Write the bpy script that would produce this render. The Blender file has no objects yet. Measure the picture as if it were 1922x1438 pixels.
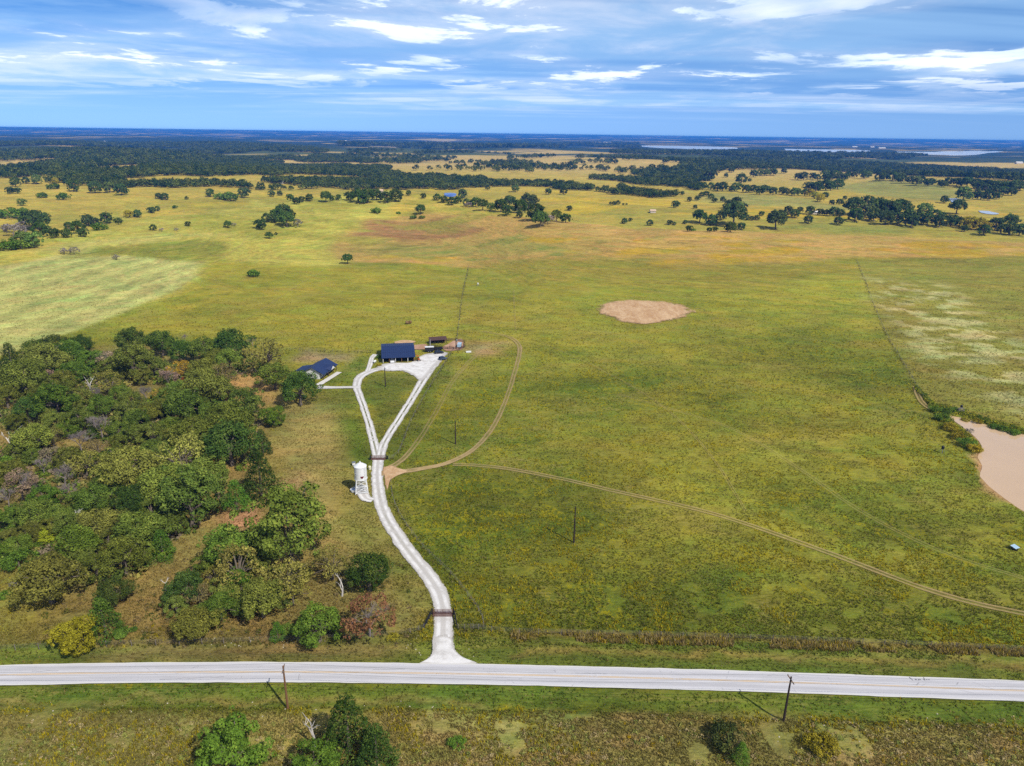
import bpy, bmesh, math, random
import numpy as np
from mathutils import Vector, Matrix
from mathutils.geometry import tessellate_polygon

random.seed(7)
RNG = np.random.default_rng(7)
scene = bpy.context.scene
COL = scene.collection

# ------------------------------------------------------------------ camera
H = 105.0                      # drone height above the pasture, metres
FPX, CX, CY = 1335.0, 961.0, 719.0   # focal length and centre in photo pixels
PITCH, ROLL = math.radians(19.31), math.radians(0.765)
cam_data = bpy.data.cameras.new("camera")
cam_data.sensor_width = 36.0
cam_data.lens = 36.0 * FPX / 1922.0
cam_data.clip_start = 1.0
cam_data.clip_end = 200000.0
cam = bpy.data.objects.new("camera", cam_data)
COL.objects.link(cam)
R_CAM = Matrix.Rotation(math.radians(90) - PITCH, 3, 'X') @ Matrix.Rotation(ROLL, 3, 'Z')
cam.matrix_world = Matrix.Translation((0, 0, H)) @ R_CAM.to_4x4()
scene.camera = cam
RIGHT, UP, FWD = (np.array(R_CAM.col[0]), np.array(R_CAM.col[1]), -np.array(R_CAM.col[2]))

# ------------------------------------------------------------------ light
SUN_EL = math.radians(47)
SUN_AZ = math.atan2(0.68, -0.72)           # clockwise from +Y
sun_vec = Vector((math.sin(SUN_AZ) * math.cos(SUN_EL), math.cos(SUN_AZ) * math.cos(SUN_EL), math.sin(SUN_EL)))
sd = bpy.data.lights.new("sun", 'SUN')
sd.energy = 4.2
sd.angle = math.radians(0.53)
sd.color = (1.0, 0.955, 0.88)
sun = bpy.data.objects.new("sun", sd)
sun.rotation_euler = sun_vec.to_track_quat('Z', 'Y').to_euler()
sun.location = (0, 0, 400)
COL.objects.link(sun)

world = bpy.data.worlds.new("World")
scene.world = world
world.use_nodes = True
SKY_STRENGTH = 0.10


class NT:
    """Small helper for node trees."""
    def __init__(self, tree):
        self.t = tree
        tree.nodes.clear()

    def n(self, kind, inputs=None, **props):
        nd = self.t.nodes.new(kind)
        for k, v in props.items():
            setattr(nd, k, v)
        for k, v in (inputs or {}).items():
            s = nd.inputs[k]
            if hasattr(v, 'bl_idname') or isinstance(v, bpy.types.NodeSocket):
                self.t.links.new(v, s)
            else:
                s.default_value = v
        return nd

    def math(self, op, a, b=0.0, c=0.0, clamp=False):
        nd = self.n('ShaderNodeMath', {0: a, 1: b, 2: c}, operation=op, use_clamp=clamp)
        return nd.outputs[0]

    def mix(self, fac, a, b, mode='MIX'):
        nd = self.n('ShaderNodeMix', data_type='RGBA', blend_type=mode)
        for sock, v in ((nd.inputs[0], fac), (nd.inputs[6], a), (nd.inputs[7], b)):
            if isinstance(v, bpy.types.NodeSocket):
                self.t.links.new(v, sock)
            elif isinstance(v, (int, float)):
                sock.default_value = v
            else:
                sock.default_value = (*v[:3], 1.0)
        return nd.outputs[2]

    def ramp(self, fac, lo, hi):
        nd = self.n('ShaderNodeMapRange', {0: fac, 1: lo, 2: hi, 3: 0.0, 4: 1.0}, interpolation_type='SMOOTHSTEP')
        return nd.outputs[0]

    def noise(self, vec, scale, detail=3.0, rough=0.55, dist=0.0):
        nd = self.n('ShaderNodeTexNoise', {'Vector': vec, 'Scale': scale, 'Detail': detail,
                                           'Roughness': rough, 'Distortion': dist})
        return nd.outputs[0]

    def scale(self, vec, s):
        nd = self.n('ShaderNodeMapping', {'Vector': vec, 'Scale': s})
        return nd.outputs[0]


def build_world():
    g = NT(world.node_tree)
    sky = g.n('ShaderNodeTexSky', sky_type='NISHITA', sun_disc=False)
    sky.sun_elevation = SUN_EL
    sky.sun_rotation = SUN_AZ
    sky.altitude = 300.0
    sky.air_density = 1.0
    sky.dust_density = 0.0
    sky.ozone_density = 2.5
    hsv = g.n('ShaderNodeHueSaturation', {'Saturation': 1.22, 'Value': 1.0, 'Color': sky.outputs[0]})
    tc = g.n('ShaderNodeTexCoord').outputs['Generated']
    sep = g.n('ShaderNodeSeparateXYZ', {0: tc})
    z = g.math('MAXIMUM', sep.outputs[2], 0.0)
    zz = g.math('ADD', z, 0.035)
    px = g.math('DIVIDE', sep.outputs[0], zz)
    py = g.math('DIVIDE', sep.outputs[1], zz)
    p = g.n('ShaderNodeCombineXYZ', {0: px, 1: py, 2: 0.0}).outputs[0]
    # broad sheets, streaky stratus and small bright cumulus
    n1 = g.noise(g.scale(p, (0.30, 0.42, 1.0)), 1.0, 9.0, 0.62, 0.8)
    n2 = g.noise(g.scale(p, (0.80, 0.62, 1.0)), 1.0, 10.0, 0.62, 0.35)
    n3 = g.noise(g.scale(p, (0.24, 0.30, 1.0)), 1.0, 3.0, 0.5, 0.2)
    veil = g.math('MULTIPLY', g.ramp(n1, 0.44, 0.60), g.math('ADD', 0.20, g.math('MULTIPLY', g.ramp(n3, 0.36, 0.58), 0.45)))
    puff = g.math('MULTIPLY', g.ramp(n2, 0.485, 0.575), g.ramp(n3, 0.37, 0.52))
    cov = g.math('MAXIMUM', veil, puff)
    cov = g.math('MULTIPLY', cov, g.ramp(z, 0.030, 0.080))
    n4 = g.noise(g.scale(p, (0.06, 0.22, 1.0)), 1.0, 5.0, 0.55, 0.5)
    low = g.math('MULTIPLY', g.ramp(n4, 0.44, 0.58), g.math('MULTIPLY', g.ramp(z, 0.012, 0.045), 0.55))
    cov = g.math('MAXIMUM', cov, low)
    cloud = g.mix(g.ramp(g.math('MULTIPLY', g.math('ADD', n2, n3), 0.5), 0.42, 0.60), (3.2, 5.2, 7.6), (7.4, 8.0, 8.8))
    blue = g.mix(1.0, hsv.outputs[0], (0.235, 0.50, 0.93), 'MULTIPLY')
    lum = g.n('ShaderNodeRGBToBW', {'Color': sky.outputs[0]}).outputs[0]
    depth = g.mix(g.ramp(z, 0.0, 0.16), (0.225, 0.43, 0.86), (0.125, 0.40, 0.98))
    azure = g.mix(1.0, g.n('ShaderNodeCombineXYZ', {0: lum, 1: lum, 2: lum}).outputs[0], depth, 'MULTIPLY')
    blue = g.mix(0.85, blue, azure)
    col = g.mix(cov, blue, cloud)
    bg = g.n('ShaderNodeBackground', {'Color': col, 'Strength': SKY_STRENGTH})
    out = g.n('ShaderNodeOutputWorld', {'Surface': bg.outputs[0]})


build_world()
scene.view_settings.view_transform = 'Standard'
scene.view_settings.look = 'None'
scene.view_settings.gamma = 1.0
scene.view_settings.use_curve_mapping = False
scene.view_settings.exposure = 0.52
scene.render.engine = 'CYCLES'
cy = scene.cycles
cy.max_bounces = 5
cy.diffuse_bounces = 2
cy.glossy_bounces = 2
cy.transmission_bounces = 3
cy.transparent_max_bounces = 8
cy.volume_bounces = 0
cy.caustics_reflective = False
cy.caustics_refractive = False
cy.use_denoising = False      # 128 samples are clean outdoors; keeps the grass crisp

# ------------------------------------------------------------------ helpers
ALB = 0.62


def S(r, g, b, k=1.0):
    """Albedo of a surface that reads as this sRGB value in full daylight."""
    f = lambda c: (c / 255 / 12.92) if c <= 10.3 else ((c / 255 + 0.055) / 1.055) ** 2.4
    return (f(r) * ALB * k, f(g) * ALB * k, f(b) * ALB * k)


def lattice(ix, iy, seed):
    h = (ix.astype(np.int64) * 374761393 + iy.astype(np.int64) * 668265263 + seed * 974711) & 0xFFFFFFFF
    h = ((h ^ (h >> 13)) * 1274126177) & 0xFFFFFFFF
    h = h ^ (h >> 16)
    return (h & 0xFFFF) / 65535.0


def vnoise(x, y, seed=0):
    x = np.asarray(x, float); y = np.asarray(y, float)
    ix = np.floor(x); iy = np.floor(y)
    fx = x - ix; fy = y - iy
    fx = fx * fx * (3 - 2 * fx); fy = fy * fy * (3 - 2 * fy)
    ix = ix.astype(np.int64); iy = iy.astype(np.int64)
    a = lattice(ix, iy, seed); b = lattice(ix + 1, iy, seed)
    c = lattice(ix, iy + 1, seed); d = lattice(ix + 1, iy + 1, seed)
    return (a * (1 - fx) + b * fx) * (1 - fy) + (c * (1 - fx) + d * fx) * fy


def fbm(x, y, seed=0, octv=4):
    s = 0.0; amp = 0.5; tot = 0.0
    for k in range(octv):
        s = s + amp * vnoise(x, y, seed + 31 * k)
        tot += amp; amp *= 0.5; x = x * 2.03 + 17.1; y = y * 2.03 - 9.7
    return s / tot


def sstep(a, b, x):
    t = np.clip((x - a) / (b - a), 0, 1)
    return t * t * (3 - 2 * t)


POND = None      # world polygon, filled in below


def poly_sd(px, py, poly):
    """Signed distance to a polygon, negative inside."""
    px = np.asarray(px, float); py = np.asarray(py, float)
    d2 = np.full(px.shape, 1e18); inside = np.zeros(px.shape, bool)
    n = len(poly)
    for i in range(n):
        ax, ay = poly[i]; bx, by = poly[(i + 1) % n]
        ex, ey = bx - ax, by - ay
        t = np.clip(((px - ax) * ex + (py - ay) * ey) / (ex * ex + ey * ey + 1e-9), 0, 1)
        d2 = np.minimum(d2, (px - ax - t * ex) ** 2 + (py - ay - t * ey) ** 2)
        c = ((ay > py) != (by > py)) & (px < (bx - ax) * (py - ay) / ((by - ay) if by != ay else 1e-9) + ax)
        inside ^= c
    d = np.sqrt(d2)
    return np.where(inside, -d, d)


# the brow of the pasture: bearing (degrees right of straight ahead) and distance of its crest
BROW_A = np.array([-70, -50, -42, -36, -29, -20, -13.2, -8.7, -4.8, 1.7, 4.7, 14.4, 26.5, 36, 44, 60, 75])
BROW_R = np.array([560, 600, 640, 690, 790, 940, 1060, 1090, 990, 800, 770, 730, 745, 800, 800, 780, 760.0]) * 0.95


def broad(x, y):
    """Large landforms: level homestead pasture, the brow of a hill, valleys behind, rolling country, far ridges."""
    x = np.asarray(x, float); y = np.asarray(y, float)
    r = np.hypot(x, y)
    az = np.degrees(np.arctan2(x, y))
    rc = np.interp(az, BROW_A, BROW_R)
    on = 1 - sstep(62, 85, np.abs(az))
    dr = r - rc
    front = np.exp(-(dr / 190) ** 2)
    back = np.exp(-(dr / 105) ** 2)
    z = 21.0 * np.where(dr < 0, front * sstep(400, 560, r), back) * on
    z = z - 17.0 * np.exp(-((dr - 280) / 150) ** 2) * sstep(0, 180, dr) * on
    z = z + 7.0 * np.exp(-((x + 150) / 170) ** 2 - ((y - 1050) / 130) ** 2)
    z = z + 6.0 * np.exp(-((x - 900) / 400) ** 2 - ((y - 1700) / 300) ** 2)
    fold = 1.6 * np.sin(x / 33 + 1.3 * np.sin(y / 47)) * np.sin(y / 27 + 0.8 * np.sin(x / 53)) + 0.6 * np.sin(x / 14 + 2 * np.sin(y / 29)) * np.sin(y / 18)
    z = z + fold * sstep(430, 600, r) * (1 - sstep(1300, 2200, r))
    roll = 11.0 * np.sin(x / 330 + 0.6 + 0.5 * np.sin(y / 600)) * np.sin(y / 430 + 1.1) + 5.0 * np.sin(x / 170 + y / 260)
    z = z + roll * sstep(1250, 2000, r) * (1 - 0.5 * sstep(5000, 8000, r))
    far = 16.0 * np.sin(x / 2300 + 1.7) * np.sin(y / 1900 + 0.4) + 8 * np.sin(x / 1100 + y / 1600)
    z = z + far * sstep(4000, 9000, r)
    m = r > 14000
    if np.any(m):
        ridge = 97.0 + 7.0 * np.sin(x / 3100 + 0.7) * np.sin(y / 5200) + 5.0 * np.sin(x / 1500 + 2 + y / 4000)
        z = z * (1 - sstep(20000, 38000, r)) + ridge * sstep(15000, 40000, r)
    return z


def terrain(x, y):
    x = np.asarray(x, float); y = np.asarray(y, float)
    r = np.hypot(x, y)
    z = broad(x, y)
    z = z - 0.03 - 0.32 * fbm(x / 9.0, y / 9.0, 3, 3) * (1 - sstep(600, 1500, r))
    # road ditches
    if ROAD_PTS is not None:
        d = np.abs(y - road_y(x))
        near = (r < 400)
        z = z - near * 0.45 * np.exp(-((d - 7.5) / 2.0) ** 2)
    if POND is not None:
        m = (x > POND_BOX[0] - 12) & (x < POND_BOX[2] + 12) & (y > POND_BOX[1] - 12) & (y < POND_BOX[3] + 12)
        if np.any(m):
            zz = np.array(z, float, copy=True)
            if zz.ndim == 0:
                zz = zz - 1.5 * (1 - sstep(-4.0, 2.2, poly_sd(x, y, POND)))
            else:
                zz[m] -= 1.5 * (1 - sstep(-4.0, 2.2, poly_sd(x[m], y[m], POND)))
            z = zz
    return z


ROAD_PTS = None


def ray(px, py):
    d = FWD * FPX + RIGHT * (px - CX) - UP * (py - CY)
    return d / np.linalg.norm(d)


def at(px, py, h=0.0):
    """Ground point (plus height h) seen at a photo pixel."""
    d = ray(px, py)
    t = np.geomspace(60, 60000, 260)
    x = d[0] * t; y = d[1] * t; z = H + d[2] * t
    under = z - h < broad(x, y)
    if not under.any():
        i = len(t) - 1
        return Vector((x[i], y[i], float(broad(x[i], y[i]))))
    i = int(np.argmax(under))
    a, b = (t[i - 1] if i else 20.0), t[i]
    for _ in range(30):
        m = 0.5 * (a + b)
        if H + d[2] * m - h < broad(d[0] * m, d[1] * m):
            b = m
        else:
            a = m
    m = 0.5 * (a + b)
    return Vector((d[0] * m, d[1] * m, float(broad(d[0] * m, d[1] * m))))


def ppm(p):
    """Photo pixels per metre at a world point."""
    v = np.array([p[0], p[1], p[2] - H])
    return FPX / float(v @ FWD)


def xy(px, py):
    p = at(px, py)
    return (p.x, p.y)


# road centre line in world coordinates
ROAD_PX = [(-330, 1280), (0, 1268), (440, 1262.5), (634, 1262), (1080, 1270), (1282, 1276), (1600, 1286), (1922, 1297), (2250, 1310)]
_r = np.array([xy(*p) for p in ROAD_PX])


def road_y(x):
    return np.polyval(ROAD_FIT, np.clip(x, -260, 260))


ROAD_FIT = np.polyfit(_r[:, 0], _r[:, 1], 3)
ROAD_PTS = _r

POND_PX = [(1778, 778), (1800, 782), (1830, 790), (1862, 799), (1922, 814), (2030, 830), (2180, 850), (2260, 900), (2150, 985),
           (2000, 990), (1922, 956), (1888, 934), (1858, 910), (1842, 892), (1846, 872), (1838, 856), (1845, 838), (1836, 822), (1812, 802)]
POND = [xy(*p) for p in POND_PX]
POND_BOX = (min(p[0] for p in POND), min(p[1] for p in POND), max(p[0] for p in POND), max(p[1] for p in POND))


def new_mesh(name, verts, faces):
    me = bpy.data.meshes.new(name)
    me.from_pydata([tuple(v) for v in verts], [], [tuple(f) for f in faces])
    me.update()
    return me


def np_mesh(name, verts, faces, smooth=False):
    """verts (N,3), faces (M,k) numpy arrays of one face size."""
    verts = np.asarray(verts, np.float32); faces = np.asarray(faces, np.int32)
    me = bpy.data.meshes.new(name)
    me.vertices.add(len(verts)); me.vertices.foreach_set('co', verts.ravel())
    k = faces.shape[1]
    me.loops.add(faces.size); me.loops.foreach_set('vertex_index', faces.ravel())
    me.polygons.add(len(faces))
    me.polygons.foreach_set('loop_start', np.arange(0, faces.size, k, dtype=np.int32))
    me.polygons.foreach_set('loop_total', np.full(len(faces), k, np.int32))
    me.update(calc_edges=True)
    if smooth:
        me.polygons.foreach_set('use_smooth', np.ones(len(faces), bool))
    return me


def add_attr(me, name, data, kind='FLOAT', domain='POINT'):
    a = me.attributes.new(name, kind, domain)
    if kind == 'FLOAT':
        a.data.foreach_set('value', np.asarray(data, np.float32).ravel())
    else:
        d = np.asarray(data, np.float32)
        if d.shape[1] == 3:
            d = np.concatenate([d, np.ones((len(d), 1), np.float32)], 1)
        a.data.foreach_set('color', d.ravel())


def link(name, me, mats=(), parent=None, loc=None):
    o = bpy.data.objects.new(name, me)
    COL.objects.link(o)
    if me is not None:
        for m in (mats if isinstance(mats, (list, tuple)) else [mats]):
            me.materials.append(m)
    if parent is not None:
        o.parent = parent
    if loc is not None:
        o.location = loc
    return o


def tag(o, label=None, cat=None, group=None, kind=None):
    for k, v in (('label', label), ('category', cat), ('group', group), ('kind', kind)):
        if v:
            o[k] = v
    return o


def empty(name, loc, rz=0.0):
    o = bpy.data.objects.new(name, None)
    o.empty_display_size = 1.0
    COL.objects.link(o)
    o.location = loc
    o.rotation_euler = (0, 0, rz)
    return o


class MB:
    """Collects boxes, bars and prisms; build() links them as one mesh."""
    def __init__(self):
        self.v = []; self.f = []

    def add(self, vs, fs):
        n = len(self.v)
        self.v += [tuple(v) for v in vs]
        self.f += [tuple(i + n for i in f) for f in fs]
        return self

    def box(self, x0, x1, y0, y1, z0, z1):
        vs = [(x0, y0, z0), (x1, y0, z0), (x1, y1, z0), (x0, y1, z0), (x0, y0, z1), (x1, y0, z1), (x1, y1, z1), (x0, y1, z1)]
        return self.add(vs, [(0, 3, 2, 1), (4, 5, 6, 7), (0, 1, 5, 4), (1, 2, 6, 5), (2, 3, 7, 6), (3, 0, 4, 7)])

    def tube(self, pts, radii, sides=6, cap=True):
        pts = [Vector(p) for p in pts]
        if not isinstance(radii, (list, tuple)):
            radii = [radii] * len(pts)
        rings = []
        n0 = len(self.v)
        for i, p in enumerate(pts):
            d = (pts[min(i + 1, len(pts) - 1)] - pts[max(i - 1, 0)]).normalized()
            a = d.orthogonal().normalized(); b = d.cross(a)
            for k in range(sides):
                t = 2 * math.pi * k / sides
                self.v.append(tuple(p + (a * math.cos(t) + b * math.sin(t)) * radii[i]))
        for i in range(len(pts) - 1):
            for k in range(sides):
                k2 = (k + 1) % sides
                self.f.append((n0 + i * sides + k, n0 + i * sides + k2, n0 + (i + 1) * sides + k2, n0 + (i + 1) * sides + k))
        if cap:
            self.f.append(tuple(n0 + k for k in reversed(range(sides))))
            self.f.append(tuple(n0 + (len(pts) - 1) * sides + k for k in range(sides)))
        return self

    def lathe(self, prof, sides=24, c=(0, 0)):
        n0 = len(self.v)
        for r, z in prof:
            for k in range(sides):
                t = 2 * math.pi * k / sides
                self.v.append((c[0] + r * math.cos(t), c[1] + r * math.sin(t), z))
        for i in range(len(prof) - 1):
            for k in range(sides):
                k2 = (k + 1) % sides
                self.f.append((n0 + i * sides + k, n0 + i * sides + k2, n0 + (i + 1) * sides + k2, n0 + (i + 1) * sides + k))
        return self

    def slab(self, quad, th):
        """A thick sheet: quad of 4 points (counter-clockwise from above), thickness downwards."""
        q = [Vector(p) for p in quad]
        n = (q[1] - q[0]).cross(q[-1] - q[0]).normalized() * th
        lo = [p - n for p in q]
        k = len(q)
        vs = q + lo
        fs = [tuple(range(k)), tuple(reversed(range(k, 2 * k)))]
        for i in range(k):
            j = (i + 1) % k
            fs.append((i, k + i, k + j, j))
        return self.add(vs, fs)

    def build(self, name, mat, parent=None, loc=None, smooth=False):
        me = new_mesh(name, self.v, self.f)
        if smooth:
            for p in me.polygons:
                p.use_smooth = True
        return link(name, me, mat, parent, loc)


# ------------------------------------------------------------------ materials
def mat(name):
    m = bpy.data.materials.new(name)
    m.use_nodes = True
    return m, NT(m.node_tree)


def out(g, shader, volume=None):
    o = g.n('ShaderNodeOutputMaterial')
    if shader is not None:
        g.t.links.new(shader, o.inputs['Surface'])
    return o


def simple(name, col, rough=0.7, metal=0.0, spec=0.3, vary=0.18, scale=1.5, bump=0.0):
    m, g = mat(name)
    tc = g.n('ShaderNodeTexCoord').outputs['Object']
    n = g.noise(tc, scale, 5.0, 0.6)
    n2 = g.noise(tc, scale * 9, 3.0, 0.6)
    f = g.math('ADD', g.math('MULTIPLY', g.math('SUBTRACT', n, 0.5), 2 * vary), g.math('MULTIPLY', g.math('SUBTRACT', n2, 0.5), vary))
    f = g.math('ADD', f, 1.0)
    c = g.mix(1.0, col, g.n('ShaderNodeCombineXYZ', {0: f, 1: f, 2: f}).outputs[0], 'MULTIPLY')
    b = g.n('ShaderNodeBsdfPrincipled', {'Base Color': c, 'Roughness': rough, 'Metallic': metal, 'Specular IOR Level': spec})
    if bump:
        bp = g.n('ShaderNodeBump', {'Strength': bump, 'Distance': 0.05, 'Height': n2})
        g.t.links.new(bp.outputs[0], b.inputs['Normal'])
    out(g, b.outputs[0])
    return m


M = {}


def build_materials():
    # --- pasture ground: colours per place (the brow's crest painted sunlit) in the "soil" attribute, fine grass grain on top
    m, g = mat('pasture_ground')
    tc = g.n('ShaderNodeTexCoord').outputs['Object']
    base = g.n('ShaderNodeAttribute', attribute_name='soil').outputs['Color']
    gold = g.n('ShaderNodeAttribute', attribute_name='gold').outputs['Fac']
    n1 = g.noise(tc, 1.1, 6.0, 0.72, 0.4)
    n2 = g.noise(g.scale(tc, (0.085, 0.13, 1)), 1.0, 6.0, 0.66, 1.4)
    rot = g.n('ShaderNodeMapping', {'Vector': tc, 'Rotation': (0, 0, 0.62), 'Scale': (0.20, 0.85, 1)}).outputs[0]
    n3 = g.noise(rot, 1.0, 5.0, 0.74, 1.6)
    n0 = g.noise(g.scale(tc, (0.016, 0.030, 1)), 1.0, 6.0, 0.70, 1.2)
    f = g.math('ADD', g.math('MULTIPLY', n1, 0.95), g.math('MULTIPLY', n2, 0.95))
    f = g.math('ADD', f, g.math('MULTIPLY', n3, 0.85))
    f = g.math('ADD', f, g.math('MULTIPLY', n0, 0.95))
    f = g.math('ADD', g.math('MULTIPLY', g.math('SUBTRACT', f, 1.85), 1.5), 1.03)
    f = g.math('MAXIMUM', f, 0.25)
    c = g.mix(1.0, base, g.n('ShaderNodeCombineXYZ', {0: f, 1: f, 2: f}).outputs[0], 'MULTIPLY')
    # greener and browner swards
    hue = g.math('SUBTRACT', g.noise(g.scale(tc, (0.03, 0.05, 1)), 1.0, 5.0, 0.65, 0.8), 0.5)
    c = g.mix(1.0, c, g.n('ShaderNodeCombineXYZ', {0: g.math('ADD', 1.0, g.math('MULTIPLY', hue, 1.1)), 1: 1.0, 2: g.math('ADD', 1.0, g.math('MULTIPLY', hue, 0.5))}).outputs[0], 'MULTIPLY')
    n4 = g.noise(g.scale(tc, (0.055, 0.075, 1)), 1.0, 6.0, 0.7, 1.0)
    spots = g.noise(g.scale(tc, (0.8, 0.5, 1)), 1.0, 3.0, 0.6, 0.8)
    gm = g.math('MULTIPLY', g.ramp(n4, 0.44, 0.62), g.ramp(spots, 0.46, 0.60))
    gm = g.math('MULTIPLY', gm, gold)
    c = g.mix(g.math('MULTIPLY', gm, 0.8), c, S(170, 156, 18))
    # straw coloured seed heads
    n5 = g.noise(g.scale(tc, (0.02, 0.03, 1)), 1.0, 6.0, 0.7, 0.8)
    sm = g.math('MULTIPLY', g.ramp(n5, 0.46, 0.66), g.math('MULTIPLY', g.ramp(n3, 0.46, 0.62), 0.75))
    c = g.mix(sm, c, S(160, 144, 80))
    bp = g.n('ShaderNodeBump', {'Strength': 0.8, 'Distance': 0.4, 'Height': g.math('ADD', n1, n3)})
    b = g.n('ShaderNodeBsdfPrincipled', {'Base Color': c, 'Roughness': 0.95, 'Specular IOR Level': 0.08, 'Normal': bp.outputs[0]})
    out(g, b.outputs[0])
    M['ground'] = m

    # --- leaves: colour of the object times a per-clump tint
    m, g = mat('leaves')
    oi = g.n('ShaderNodeObjectInfo')
    tint = g.n('ShaderNodeAttribute', attribute_name='tint').outputs['Fac']
    k = g.math('ADD', g.math('MULTIPLY', oi.outputs['Random'], 0.4), 1.08)
    k = g.math('MULTIPLY', k, tint)
    warm = g.mix(g.math('MULTIPLY', g.ramp(tint, 1.0, 1.5), 0.22), oi.outputs['Color'], S(150, 140, 60))
    c = g.mix(1.0, warm, g.n('ShaderNodeCombineXYZ', {0: k, 1: k, 2: k}).outputs[0], 'MULTIPLY')
    d = g.n('ShaderNodeBsdfDiffuse', {'Color': c})
    t = g.n('ShaderNodeBsdfTranslucent', {'Color': c})
    mx = g.n('ShaderNodeMixShader', {0: 0.12, 1: d.outputs[0], 2: t.outputs[0]})
    out(g, mx.outputs[0])
    M['leaf'] = m

    # --- far wood: colour varies from crown to crown
    m, g = mat('far_leaves')
    oi = g.n('ShaderNodeObjectInfo')
    tint = g.n('ShaderNodeAttribute', attribute_name='tint').outputs['Fac']
    c = g.mix(g.ramp(oi.outputs['Random'], 0.0, 1.0), S(56, 78, 34), S(104, 114, 50))
    k = g.math('ADD', g.math('MULTIPLY', tint, 0.9), 0.1)
    c = g.mix(1.0, c, g.n('ShaderNodeCombineXYZ', {0: k, 1: k, 2: k}).outputs[0], 'MULTIPLY')
    d = g.n('ShaderNodeBsdfDiffuse', {'Color': c})
    out(g, d.outputs[0])
    M['far_leaf'] = m

    # --- weeds and grass blades with their own colour
    m, g = mat('grass_blades')
    c = g.n('ShaderNodeAttribute', attribute_name='blade').outputs['Color']
    d = g.n('ShaderNodeBsdfDiffuse', {'Color': c})
    t = g.n('ShaderNodeBsdfTranslucent', {'Color': c})
    mx = g.n('ShaderNodeMixShader', {0: 0.46, 1: d.outputs[0], 2: t.outputs[0]})
    out(g, mx.outputs[0])
    M['blade'] = m

    M['bark'] = simple('bark', S(120, 108, 94), 0.9, vary=0.25, scale=3)
    M['dead_wood'] = simple('dead_wood', S(205, 198, 192), 0.9, vary=0.18, scale=2)
    M['twig'] = simple('grey_twigs', S(142, 130, 126), 0.9, vary=0.2, scale=2)

    # --- worn chip-seal road
    m, g = mat('chip_seal')
    tc = g.n('ShaderNodeTexCoord').outputs['Object']
    u = g.n('ShaderNodeAttribute', attribute_name='across').outputs['Fac']
    n1 = g.noise(tc, 6.0, 4.0, 0.7)
    n2 = g.noise(g.scale(tc, (0.12, 0.9, 1)), 1.0, 5.0, 0.65, 0.3)
    vor = g.n('ShaderNodeTexVoronoi', {'Vector': g.scale(tc, (0.12, 0.3, 1)), 'Scale': 1.0}, feature='DISTANCE_TO_EDGE')
    crack = g.math('MULTIPLY', g.math('SUBTRACT', 1.0, g.ramp(vor.outputs[0], 0.0, 0.012)), g.ramp(n2, 0.50, 0.62))
    f = g.math('ADD', 0.80, g.math('ADD', g.math('MULTIPLY', n1, 0.20), g.math('MULTIPLY', n2, 0.34)))
    au = g.math('ABSOLUTE', u)
    path = g.math('MULTIPLY', g.math('SUBTRACT', 1.0, g.ramp(g.math('ABSOLUTE', g.math('SUBTRACT', au, 0.5)), 0.05, 0.28)), 0.17)
    f = g.math('SUBTRACT', f, path)
    c = g.mix(1.0, S(206, 203, 206), g.n('ShaderNodeCombineXYZ', {0: f, 1: f, 2: f}).outputs[0], 'MULTIPLY')
    c = g.mix(g.ramp(g.math('ADD', au, g.math('MULTIPLY', g.math('SUBTRACT', n1, 0.5), 0.12)), 0.86, 0.95), c, S(226, 222, 216))
    c = g.mix(g.math('MULTIPLY', crack, 0.55), c, S(110, 108, 112))
    b = g.n('ShaderNodeBsdfPrincipled', {'Base Color': c, 'Roughness': 0.9, 'Specular IOR Level': 0.15})
    out(g, b.outputs[0])
    M['road'] = m

    # --- white crushed rock; ragged edges and a weedy crown where the "weedy" attribute says so
    m, g = mat('white_gravel')
    tc = g.n('ShaderNodeTexCoord').outputs['Object']
    u = g.n('ShaderNodeAttribute', attribute_name='across').outputs['Fac']
    weedy = g.n('ShaderNodeAttribute', attribute_name='weedy').outputs['Fac']
    n1 = g.noise(tc, 3.0, 5.0, 0.7)
    n2 = g.noise(tc, 0.35, 4.0, 0.6)
    f = g.math('ADD', 0.70, g.math('ADD', g.math('MULTIPLY', n1, 0.34), g.math('MULTIPLY', n2, 0.24)))
    au = g.math('ABSOLUTE', u)
    rut = g.math('SUBTRACT', 1.0, g.ramp(g.math('ABSOLUTE', g.math('SUBTRACT', au, 0.45)), 0.08, 0.30))
    c0 = g.mix(g.math('MULTIPLY', rut, g.ramp(n2, 0.25, 0.6)), S(206, 200, 194), S(238, 234, 231))
    c = g.mix(1.0, c0, g.n('ShaderNodeCombineXYZ', {0: f, 1: f, 2: f}).outputs[0], 'MULTIPLY')
    mid = g.math('SUBTRACT', 1.0, g.ramp(g.math('ADD', au, g.math('MULTIPLY', g.math('SUBTRACT', n1, 0.5), 0.3)), 0.05, 0.24))
    mid = g.math('MULTIPLY', mid, g.math('MULTIPLY', weedy, g.ramp(n2, 0.38, 0.52)))
    c = g.mix(mid, c, S(110, 112, 60))
    edge = g.math('ADD', au, g.math('MULTIPLY', g.math('SUBTRACT', n1, 0.5), 0.75))
    edge = g.math('ADD', edge, g.math('MULTIPLY', g.math('SUBTRACT', n2, 0.5), 0.6))
    alpha = g.math('SUBTRACT', 1.0, g.ramp(edge, 0.84, 1.02))
    b = g.n('ShaderNodeBsdfPrincipled', {'Base Color': c, 'Roughness': 0.95, 'Specular IOR Level': 0.1, 'Alpha': alpha})
    out(g, b.outputs[0])
    M['gravel'] = m

    # --- two-wheel dirt track
    m, g = mat('dirt_ruts')
    tc = g.n('ShaderNodeTexCoord').outputs['Object']
    u = g.n('ShaderNodeAttribute', attribute_name='across').outputs['Fac']
    bare = g.n('ShaderNodeAttribute', attribute_name='weedy').outputs['Fac']
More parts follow.
